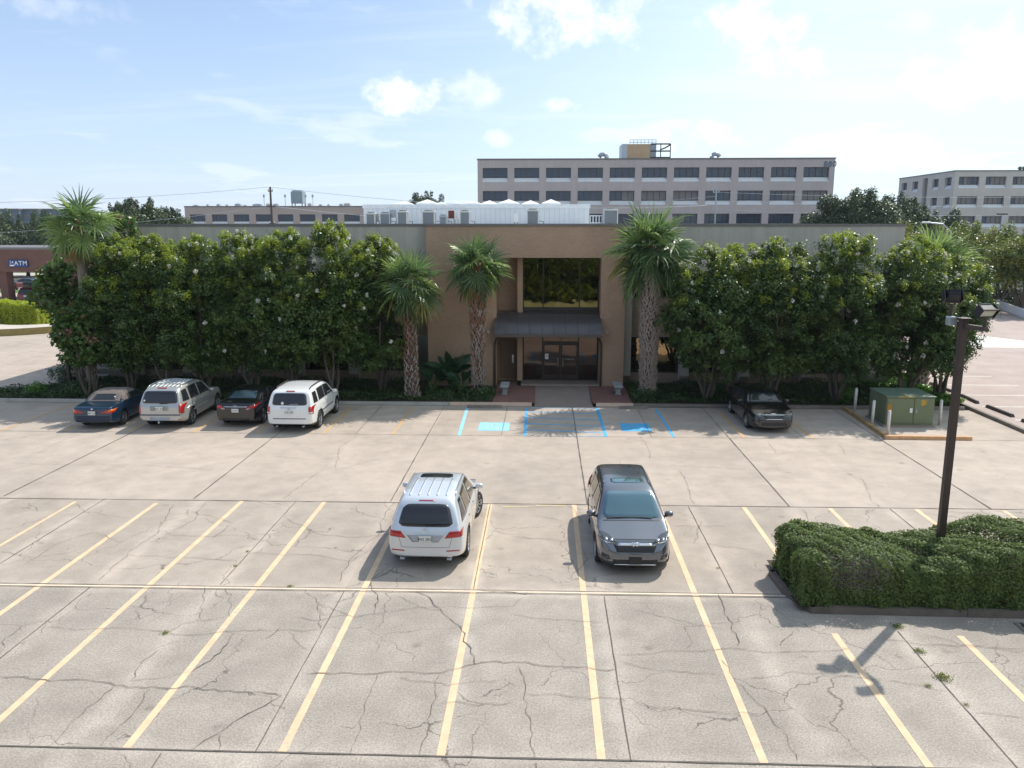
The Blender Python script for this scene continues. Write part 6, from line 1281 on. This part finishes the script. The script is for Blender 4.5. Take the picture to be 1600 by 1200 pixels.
for i, (x, y, w, h, lab) in enumerate(((-25.4, 38.5, 1.0, .7, 'small bright shrub at the kerb left of the brown post'), (-23.2, 38.4, 1.6, .8, 'leafy shrub behind the blue convertible'), (-26.0, 42.6, 2.2, 1.0, 'round dark shrub at the left corner of the office'), (14.4, 38.3, 1.0, .8, 'small green shrub left of the transformer'), (-3.0, 38.9, 1.4, .6, 'low dark shrub at the left side of the entrance paving'), (4.9, 38.7, 1.5, .6, 'low dark shrub right of the entrance paving'), (22.1 - 2.9, 44.8, 1.2, .8, 'small shrub behind the corner palm'))):
    t = empty('shrub', (x, y, .05), 0, lab, 'shrub', 'shrubs in the beds'); quads_mesh('crown', clump_leaves([((0, 0, h * .5), (w / 2, w / 2, h * .55)), ((.2, -.1, h * .7), (w / 3, w / 3, h * .4))], 1500, .12), t, M['cover_bright'] if i in (0, 3) else M['cover']); MB().tube([(0, 0, -.05), (0, 0, h * .5)], .03, 5).build('stem', M['bark'], t)

def hedge(name, label, x0, x1, y0, y1, zt, m_, size, per, lumps=True, seed=0, dead=None, z0=.1):
    """clipped hedge: leaves over a rounded, lumpy box"""
    def top(x, y):
        u = (x - x0)
        return zt + .10 * math.sin(u * 1.3 + 1.) + .05 * math.sin(u * 3.1 + y * 2.) + (.22 * math.exp(-((u - 5.2) / 1.6) ** 2) if lumps else 0) - (.10 * math.exp(-((u - 2.7) / .35) ** 2) if lumps else 0)
    t = empty(name, ((x0 + x1) / 2, (y0 + y1) / 2, z0), 0, label, 'hedge'); cx, cy = (x0 + x1) / 2, (y0 + y1) / 2; area = 2 * (x1 - x0) * zt + (x1 - x0) * (y1 - y0) + 2 * (y1 - y0) * zt; n = int(area * per)
    a, bb = (x1 - x0) / 2, (y1 - y0) / 2; P = []; N = []; rs = np.random.default_rng(seed); q = rs.uniform(-1, 1, (n * 2, 3)); pick = rs.uniform(0, 1, n * 2)
    A_ = np.array([2 * (x1 - x0) * zt, (x1 - x0) * (y1 - y0), 2 * (y1 - y0) * zt]); A_ = np.cumsum(A_ / A_.sum())
    for i in range(n):
        u, v, s = q[i]; k = pick[i]
        if k < A_[0]: x, y, z, nn = u * a, math.copysign(bb, v), (s + 1) / 2, (0, math.copysign(1, v), 0)
        elif k < A_[1]: x, y, z, nn = u * a, v * bb, 1., (0, 0, 1)
        else: x, y, z, nn = math.copysign(a, u), v * bb, (s + 1) / 2, (math.copysign(1, u), 0, 0)
        T = top(x + cx, y + cy); rr = .32; ix, iy, iz = max(-a + rr, min(a - rr, x)), max(-bb + rr, min(bb - rr, y)), min(z * T, T - rr); d = Vector((x - ix, y - iy, z * T - iz)); 
        if d.length > 1e-6: d = d.normalized(); p = Vector((ix, iy, iz)) + d * rr
        else: d = Vector(nn); p = Vector((x, y, z * T))
        lump = .07 * math.sin(x * 4.1 + z * 5) * math.cos(y * 3.7 + z * 4.3) + .04 * math.sin(x * 11 + y * 9); p += d * (lump + rs.uniform(-.10, .03)); P.append((p.x, p.y, max(.02, p.z - z0 * .5))); N.append(d)
    P = np.array(P); N = np.array(N) + rand_dir(n) * .75; N /= np.linalg.norm(N, axis=1)[:, None]; L = size * rs.uniform(.6, 1.35, n)
    mi = np.zeros(n)
    if dead:
        dx, dy, dz, dr = dead; mi = ((((P[:, 0] + cx - dx) / dr[0]) ** 2 + ((P[:, 1] + cy - dy) / dr[1]) ** 2 + ((P[:, 2] - dz) / dr[2]) ** 2 + rs.uniform(-.1, 1.1, n)) < 1).astype(int); L = np.where(mi == 1, L * .8, L)
    quads_mesh('foliage', leaves_np(P, N, L, np.where(mi == 1, L * .14, L * .52)), t, [m_, M['hedge_dead']], mi)
    core = MB(); core.bbox(-a + .22, a - .22, -bb + .22, bb - .22, -.05, zt - .42, .1); core.build('branches', M['bark'], t)
    if dead:
        tw = MB(); 
        for i in range(260):
            p = Vector((dx - cx + rs.uniform(-1, 1) * dr[0], dy - cy + rs.uniform(-.2, .9) * dr[1], dz + rs.uniform(-1, .8) * dr[2])); e = p + Vector((rs.uniform(-.2, .2), rs.uniform(-.28, .02), rs.uniform(-.05, .24))); tw.tube([p, e], .006, 3, False)
        tw.build('dead_twigs', M['hedge_dead'], t)
    return t
hedge('hedge', 'large clipped hedge with a grey dead patch on the kerbed island around the lamp post', 5.72, 19.5, 16.72, 19.0, 1.14, M['hedge'], .065, 2600, seed=3, dead=(6.9, 17.0, .75, (.95, 1.1, .50)))
hedge('hedge', 'sunlit lime green hedge at the left edge below the bank canopy', -52, -43.2, 66.6, 69.0, 2.0, M['hedge_lime'], .16, 420, lumps=False, seed=4)

# trees further away
def bgtree(px, py, Y, w, zt, z0, label, m_, seed, name='oak_tree', cat='tree', group=None, n=34, rc=None, size=.34, per=420, d=None, nst=5, r0=.3, single=True, barkm='bark'):
    x = A(px, 350, Y)[0]; zt = zt if zt else A(px, py, Y)[2] - .9
    return tree(name, (x, Y), w, d or w * .85, z0, zt, label, cat, group, m_, M[barkm], nclump=n, rc=rc or w * .17, per=per, size=size, shoots=8, nst=nst, r0=r0, seed=seed, single=single)
gB = 'oaks behind the office'
for i, (px, py, Y, w, z0, lab) in enumerate(((1300, 309, 112, 9, 3, 'dark oak in front of the right end of the 880 block'), (1355, 297, 110, 10, 3, 'tallest dark oak between the 880 block and the right edge block'), (1400, 306, 116, 9, 3, 'dark oak touching the left side of the right edge block'), (1440, 325, 120, 8, 3, 'hazy oak in front of the right edge block corner'), (1475, 330, 125, 9, 3, 'lower hazy oak at the foot of the right edge block'),
                                             (200, 309, 120, 7.5, 4, 'dark oak right of the tall left palm'), (237, 312, 123, 7.5, 4, 'second dark oak right of the tall left palm'), (268, 322, 126, 8, 3, 'dark oak at the left end of the long pink block'), (668, 297, 150, 7.5, 5, 'treetop peeking above the white roof enclosure'))):
    bgtree(px, py, Y, w, None, z0, lab, M['oak'] if i < 3 or i in (5, 6, 7) else M['oak_far'], 100 + i, group=gB, n=60, rc=w * .19)
gL = 'trees beyond the bank canopy'
for i, (px, py, Y, w, lab) in enumerate(((-10, 338, 135, 13, 'tree beyond the bank canopy at the left frame edge'), (35, 334, 140, 13, 'wide tree beyond the bank canopy above the blue sign'), (80, 340, 132, 12, 'tree beyond the right end of the bank canopy'), (118, 345, 128, 10, 'tree behind the crown of the tall left palm'), (-45, 345, 130, 12, 'tree just outside the left frame edge beyond the bank'), (150, 338, 138, 11, 'tree between the tall palm and the dark oaks'))):
    bgtree(px, py, Y, w, None, 1.0, lab, M['oak_far'] if i % 2 else M['oak'], 130 + i, group=gL, n=38)
gR = 'tree row along the low wall at the right'
for i, (px, py, Y, w, zb, lab) in enumerate(((1480, 352, 96, 9, 2.8, 'yellow-green tree of the right row, nearest the office corner'), (1525, 347, 94, 9, 2.8, 'yellow-green tree of the right row above the low wall end'), (1572, 357, 90, 9, 2.6, 'yellow-green tree of the right row with visible forked trunks'), (1612, 356, 82, 8.5, 2.4, 'tree of the right row at the frame edge'), (1445, 360, 92, 8, 2.0, 'tree filling the gap between office corner and right row'), (1500, 372, 84, 6, 2.5, 'lower tree of the right row behind the corner palm'), (1420, 345, 98, 8, 2, 'tree just behind the right roof corner'))):
    bgtree(px, py, Y, w, None, zb, lab, M['row_leaf'], 160 + i, name='row_tree', group=gR, size=.30, per=230, nst=6, r0=.2, single=False)
for i, (px, Y) in enumerate(((1548, 92), (1575, 91), (1592, 86), (1604, 83))):
    x = A(px, 460, Y)[0]; t = empty('shrub', (x, Y, .05), 0, ['rounded dark shrub under the right tree row, leftmost', 'rounded dark shrub under the forked trees, second', 'rounded dark shrub behind the low wall, third', 'rounded dark shrub behind the low wall at the frame edge'][i], 'shrub', 'dark shrubs behind the low wall')
    quads_mesh('crown', clump_leaves([((0, 0, .9), (1.3, 1.1, 1.1)), ((.5, 0, 1.1), (.8, .8, .9))], 420, .26), t, M['oak']); MB().tube([(0, 0, -.05), (0, 0, .8)], .08, 5).build('stem', M['bark'], t)
# a shrub mass on the horizon, and the tree line the mirror glass reflects
tl = []
rr = random.Random(77)
for i in range(90): tl.append(((rr.uniform(-300, 260), rr.uniform(290, 330), rr.uniform(2, 5)), (rr.uniform(6, 11), 5, rr.uniform(3.0, 4.2))))
o = quads_mesh('distant_wood', clump_leaves(tl, 30, 1.6), None, M['oak_far']); tag(o, 'thin dark band of far trees along the horizon', 'woods', None, 'stuff')
for i, x in enumerate((-24, -17.5, -11, -4.5, 2, 8.5, 15, 21.5)):
    z = 11.5 + (i * 37 % 5) * .6
    if i == 0: base_t = tree('oak_tree', (x, -10.5), 10, 8, -1.2, 9.8, 'big oak behind the camera reflected in the entrance glass', 'tree', 'oaks reflected in the mirror glass', M['row_leaf'], M['bark'], nclump=90, rc=1.7, per=90, size=.45, flat=5., seed=300, single=True, r0=.35)
    else: copy_tree(base_t, (x, -10.5 - (i % 2) * 1.2, 0), i * .9, (1, 1, z / 12.5))

# ================================================================== SMALL THINGS ON THE LOT
def lamp_post():
    x, y, h = 9.42, 18.4, 6.30; t = empty('lamp_post', (x, y, 0), 0, 'tall square brown lamp post with two floodlights rising from the hedge', 'lamp post')
    MB().bbox(-.077, .077, -.077, .077, 0, h, .012).build('post', M['pole_brown'], t); MB().bbox(-.12, .12, -.12, .12, h - .001, h + .035, .01).build('post_cap', M['pole_brown'], t); MB().bbox(-.2, .2, -.2, .2, .1, .16, .01).build('base_plate', M['pole_brown'], t)
    MA = Matrix.Rotation(R(-72), 4, 'Z')
    b = MB(); b.box(.1, .62, -.05, .05, h - .20, h - .10, MA); b.tube([MA @ Vector((.57, 0, h - .12)), MA @ Vector((.57, 0, h + .12))], .04, 8); b.build('arm', M['pole_brown'], t)
    b = MB(); b.box(-.45, -.1, -.05, .05, h - .16, h - .06, MA); b.tube([MA @ Vector((-.40, 0, h - .10)), MA @ Vector((-.38, 0, h + .32))], .045, 8); b.build('arm', M['pole_brown'], t)
    def flood(loc, rot, w, hh, d, lensmat):
        M4 = Matrix.Translation(loc) @ rot; q = empty('floodlight', (0, 0, 0)); q.parent = t; b = MB()
        b.add([M4 @ Vector(v) for v in ((-w / 2, 0, -hh / 2), (w / 2, 0, -hh / 2), (w / 2, 0, hh / 2), (-w / 2, 0, hh / 2), (-w * .36, d, -hh * .32), (w * .36, d, -hh * .32), (w * .36, d, hh * .38), (-w * .36, d, hh * .38))], [(0, 4, 5, 1), (1, 5, 6, 2), (2, 6, 7, 3), (3, 7, 4, 0), (4, 7, 6, 5)])
        for k in range(5): zz = -hh * .3 + k * hh * .16; b.box(-w * .34, w * .34, d, d + .03, zz, zz + .02, M4)
        for sx in (-1, 1): b.box(sx * w / 2 - .012 + .012 * sx, sx * w / 2 + .012 + .012 * sx, -.04, d * .9, -hh / 2 - .02, hh / 2 + .02, M4)
        b.build('housing', M['lamp_black'], q); b = MB(); b.box(-w / 2 + .025, w / 2 - .025, -.012, -.002, -hh / 2 + .02, hh / 2 - .02, M4); b.build('lens', lensmat, q)
        b = MB(); b.box(-w / 2, w / 2, -.03, .0, hh / 2 - .015, hh / 2 + .015, M4); b.box(-w / 2, w / 2, -.03, .0, -hh / 2 - .015, -hh / 2 + .015, M4); b.build('bezel', M['pole_brown'], q)
    flood(Vector((.19, -.60, h + .20)), Matrix.Rotation(R(14), 4, 'Z') @ Matrix.Rotation(R(38), 4, 'X'), .38, .21, .18, M['lens'])
    flood(Vector((-.12, .40, h + .46)), Matrix.Rotation(R(172), 4, 'Z') @ Matrix.Rotation(R(30), 4, 'X'), .36, .24, .18, M['lens'])
    b = MB(); b.bbox(-.26, -.08, .10, .30, h - .16, h + .04, .02); b.build('ballast_box', M['galv'], t)
lamp_post()
t = empty('square_post', (-24.9, 40.6, .05), 0, 'short square dark brown post at the left corner in front of the trees', 'post'); MB().bbox(-.075, .075, -.075, .075, 0, 3.45, .01).build('post', M['pole_brown'], t); MB().bbox(-.09, .09, -.09, .09, 3.44, 3.49, .01).build('post_cap', M['pole_brown'], t)
def transformer():
    x0, x1, y0, y1, h = 14.55, 16.55, 33.95, 35.75, 1.34; cx = (x0 + x1) / 2; t = empty('transformer_box', (cx, y0, 0), 0, 'olive green electrical transformer cabinet with rust and orange spray marks', 'transformer'); W2 = (x1 - x0) / 2; D = y1 - y0
    MB().bbox(-W2 - .08, W2 + .08, -.08, D + .08, 0, .07, .02).build('pad', M['walk'], t)
    MB().bbox(-W2, W2, 0, D, .07, h - .06, .02).build('cabinet', M['transformer'], t)
    b = MB(); b.bbox(-W2 - .04, W2 + .04, -.04, D + .04, h - .07, h, .02); b.build('lid', M['transformer_top'], t)
    for a, c in ((-W2 + .03, .13), (.16, W2 - .03)): MB().bbox(a, c, -.03, .0, .16, h - .10, .012).build('door', M['transformer'], t)
    b = MB(); b.box(.21, .25, -.06, -.03, .62, .78); b.tube([(.23, -.07, .72), (.28, -.08, .66)], .016, 6); b.build('handle', M['galv'], t)
    MB().box(-.02, .09, -.036, -.031, .62, .82).build('sticker', M['white'], t)
    b = MB(); rs = random.Random(4)
    poly = [(-.86 + .11 * math.cos(a) * rs.uniform(.6, 1.1), .72 + .38 * math.sin(a) * rs.uniform(.7, 1.1)) for a in [k * .35 for k in range(18)]]
    b.add([(x, -.034, z) for x, z in poly], [tuple(range(18))[::-1]]); b.build('rust_stain', M['rust'], t)
    b = MB()
    for k in range(4):
        z = .98 + k * .055; b.add([(.40, -.034, z), (.62 + .05 * (k % 2), -.034, z - .03), (.62 + .05 * (k % 2), -.034, z + .012), (.42, -.034, z + .03)], [(0, 1, 2, 3)])
    b.add([(.48, -.0345, .92), (.54, -.0345, .92), (.53, -.0345, 1.20), (.47, -.0345, 1.20)], [(0, 1, 2, 3)]); b.build('spray_mark', M['spray'], t)
    b = MB(); b.add([(-.55, -.046, h - .045), (.1, -.046, h - .05), (.12, -.046, h - .015), (-.5, -.046, h - .012)], [(0, 1, 2, 3)]); b.build('spray_mark', M['spray'], t)
transformer()
for (x, y), lab in zip(((14.36, 36.84), (14.08, 34.12), (13.95, 32.18), (17.04, 34.36)), ('white bollard nearest the bed, at the back left of the transformer', 'white bollard at the left side of the transformer', 'white bollard standing in front of the transformer by the orange kerb', 'white bollard right of the transformer')):
    t = empty('bollard', (x, y, 0), 0, lab, 'bollard', 'white bollards around the transformer'); lx, ly = random.uniform(-.03, .03), random.uniform(-.02, .02)
    MB().tube([(0, 0, 0), (lx, ly, 1.08)], .062, 12).build('pipe', M['bollard'], t, True); b = MB(); b.tube([(lx, ly, 1.08), (lx, ly, 1.10), (lx, ly, 1.125)], [.062, .05, .015], 12); b.build('pipe_cap', M['bollard'], t)
def wheel_stop(a, c, lab, m_):
    p, q = Vector((*a, 0)), Vector((*c, 0)); L = (q - p).length; t = empty('wheel_stop', tuple((p + q) / 2), math.atan2((q - p).y, (q - p).x), lab, 'wheel stop', 'dark wheel stops in the side lot'); b = MB(); w = .09
    b.add([(-L / 2, -w, 0), (L / 2, -w, 0), (L / 2, w, 0), (-L / 2, w, 0), (-L / 2 + .05, -w * .6, .13), (L / 2 - .05, -w * .6, .13), (L / 2 - .05, w * .6, .13), (-L / 2 + .05, w * .6, .13)], [(3, 2, 1, 0), (4, 5, 6, 7), (0, 1, 5, 4), (1, 2, 6, 5), (2, 3, 7, 6), (3, 0, 4, 7)]); b.build('bar', m_, t)
    for s in (-1, 1): MB().tube([(s * L * .36, 0, .12), (s * L * .36, 0, .145)], .02, 8).build('bolt', M['galv'], t)
for a, c, lab in (((20.98, 38.05), (21.02, 35.95), 'wheel stop nearest the lot divider kerb, right of the lamp post'), ((21.05, 40.57), (20.93, 38.76), 'wheel stop just right of the bright ground cover'), ((20.99, 43.8), (21.05, 41.54), 'wheel stop beside the corner palm'), ((21, 46.4), (21, 44.4), 'furthest wheel stop, behind the corner palm'), ((21.0, 35.2), (21.0, 33.2), 'wheel stop at the right frame edge')):
    wheel_stop(a, c, lab, M['stop'])
for (x0, x1, y), lab in zip(((-3.6, -1.9, 36.9), (3.55, 4.9, 37.0)), ('flat grey wheel stop before the left painted kerb at the entrance', 'flat grey wheel stop before the right painted kerb at the entrance')):
    t = wheel_stop((x0, y), (x1, y), lab, M['kerb_old'])
def bench(x, y, rz, lab, L=1.3):
    t = empty('stone_bench', (x, y, .12), rz, lab, 'bench', 'grey concrete benches'); MB().bbox(-.22, .22, -L / 2, L / 2, .38, .46, .02).build('seat', M['bench'], t)
    for s in (-1, 1):
        b = MB(); b.bbox(-.15, .15, s * L * .32 - .08, s * L * .32 + .08, 0, .08, .01); b.bbox(-.11, .11, s * L * .32 - .06, s * L * .32 + .06, .08, .30, .02); b.bbox(-.16, .16, s * L * .32 - .08, s * L * .32 + .08, .30, .38, .01); b.build('leg', M['bench'], t)
bench(-1.95, 39.9, 0, 'grey concrete bench on the pavers left of the entrance'); bench(3.75, 40.1, 0, 'grey concrete bench at the edge of the pavers right of the entrance')
bench(-27.4, 43.6, R(80), 'grey concrete bench in the shade at the far left bed', 1.2); bench(-24.2, 43.9 - 2.2, R(100), 'grey concrete bench in the shade behind the brown post', 1.5)
for i, (px, py, lab) in enumerate(((258, 990, 'small yellow-green weed in a crack at the left'), (1436, 1018, 'weed tuft in the joint nearest the hedge'), (1473, 1060, 'larger weed tuft in the joint below the hedge'), (1402, 980, 'weed tuft at the island kerb'), (1510, 1102, 'tiny weed lowest in the right joint'), (1450, 1073, 'tiny flat weed beside the larger tuft'), (453, 917, 'tiny weed on the long cream row line'), (1122, 888, 'tiny weed in the joint right of the grey SUV'), (387, 862, 'brown weed in the joint of the upper left stalls'), (368, 885, 'brown weed lower in the upper left joint'))):
    x, y = G(px, py); s_ = (.07, .09, .12, .10, .05, .06, .06, .04, .05, .05)[i]; n = int(60 + 900 * s_); P = np.column_stack([rng.normal(0, s_ * .6, n), rng.normal(0, s_ * .6, n), rng.uniform(.01, s_ * .6, n)]); N = rand_dir(n); L = np.full(n, s_ * .5)
    o = quads_mesh('weed', leaves_np(P, N, L, L * .25), None, M['weed']); o.location = (x, y, 0); tag(o, lab, 'weed', 'weeds in the pavement joints')
t = empty('drain_inlet', (11.2, 16.15, 0), 0, 'dark storm drain opening in the pavement below the hedge kerb', 'storm drain'); b = MB(); b.box(-1.1, 1.1, -.22, .22, .002, .02)
b.build('frame', M['kerb_old'], t); b = MB()
for k in range(18): b.box(-1.0 + k * .112, -1.0 + k * .112 + .04, -.17, .17, .02, .032)
b.build('bars', M['lamp_black'], t)

# ------------------------------------------------------------------ the hazy summer air
def haze():
    b = MB().box(-420, 420, -70, 420, -1.2, 27); o = b.build('haze', [])
    m_ = bpy.data.materials.new('haze_air'); m_.use_nodes = True; n = m_.node_tree.nodes; n.remove(n['Principled BSDF'])
    v = n.new('ShaderNodeVolumePrincipled'); v.inputs['Color'].default_value = (.80, .88, 1, 1); v.inputs['Density'].default_value = .00016; v.inputs['Anisotropy'].default_value = .2
    m_.node_tree.links.new(v.outputs[0], n['Material Output'].inputs['Volume']); o.data.materials.append(m_)
    o['kind'] = 'stuff'; o['label'] = 'thin pale blue summer haze filling the air'
haze()
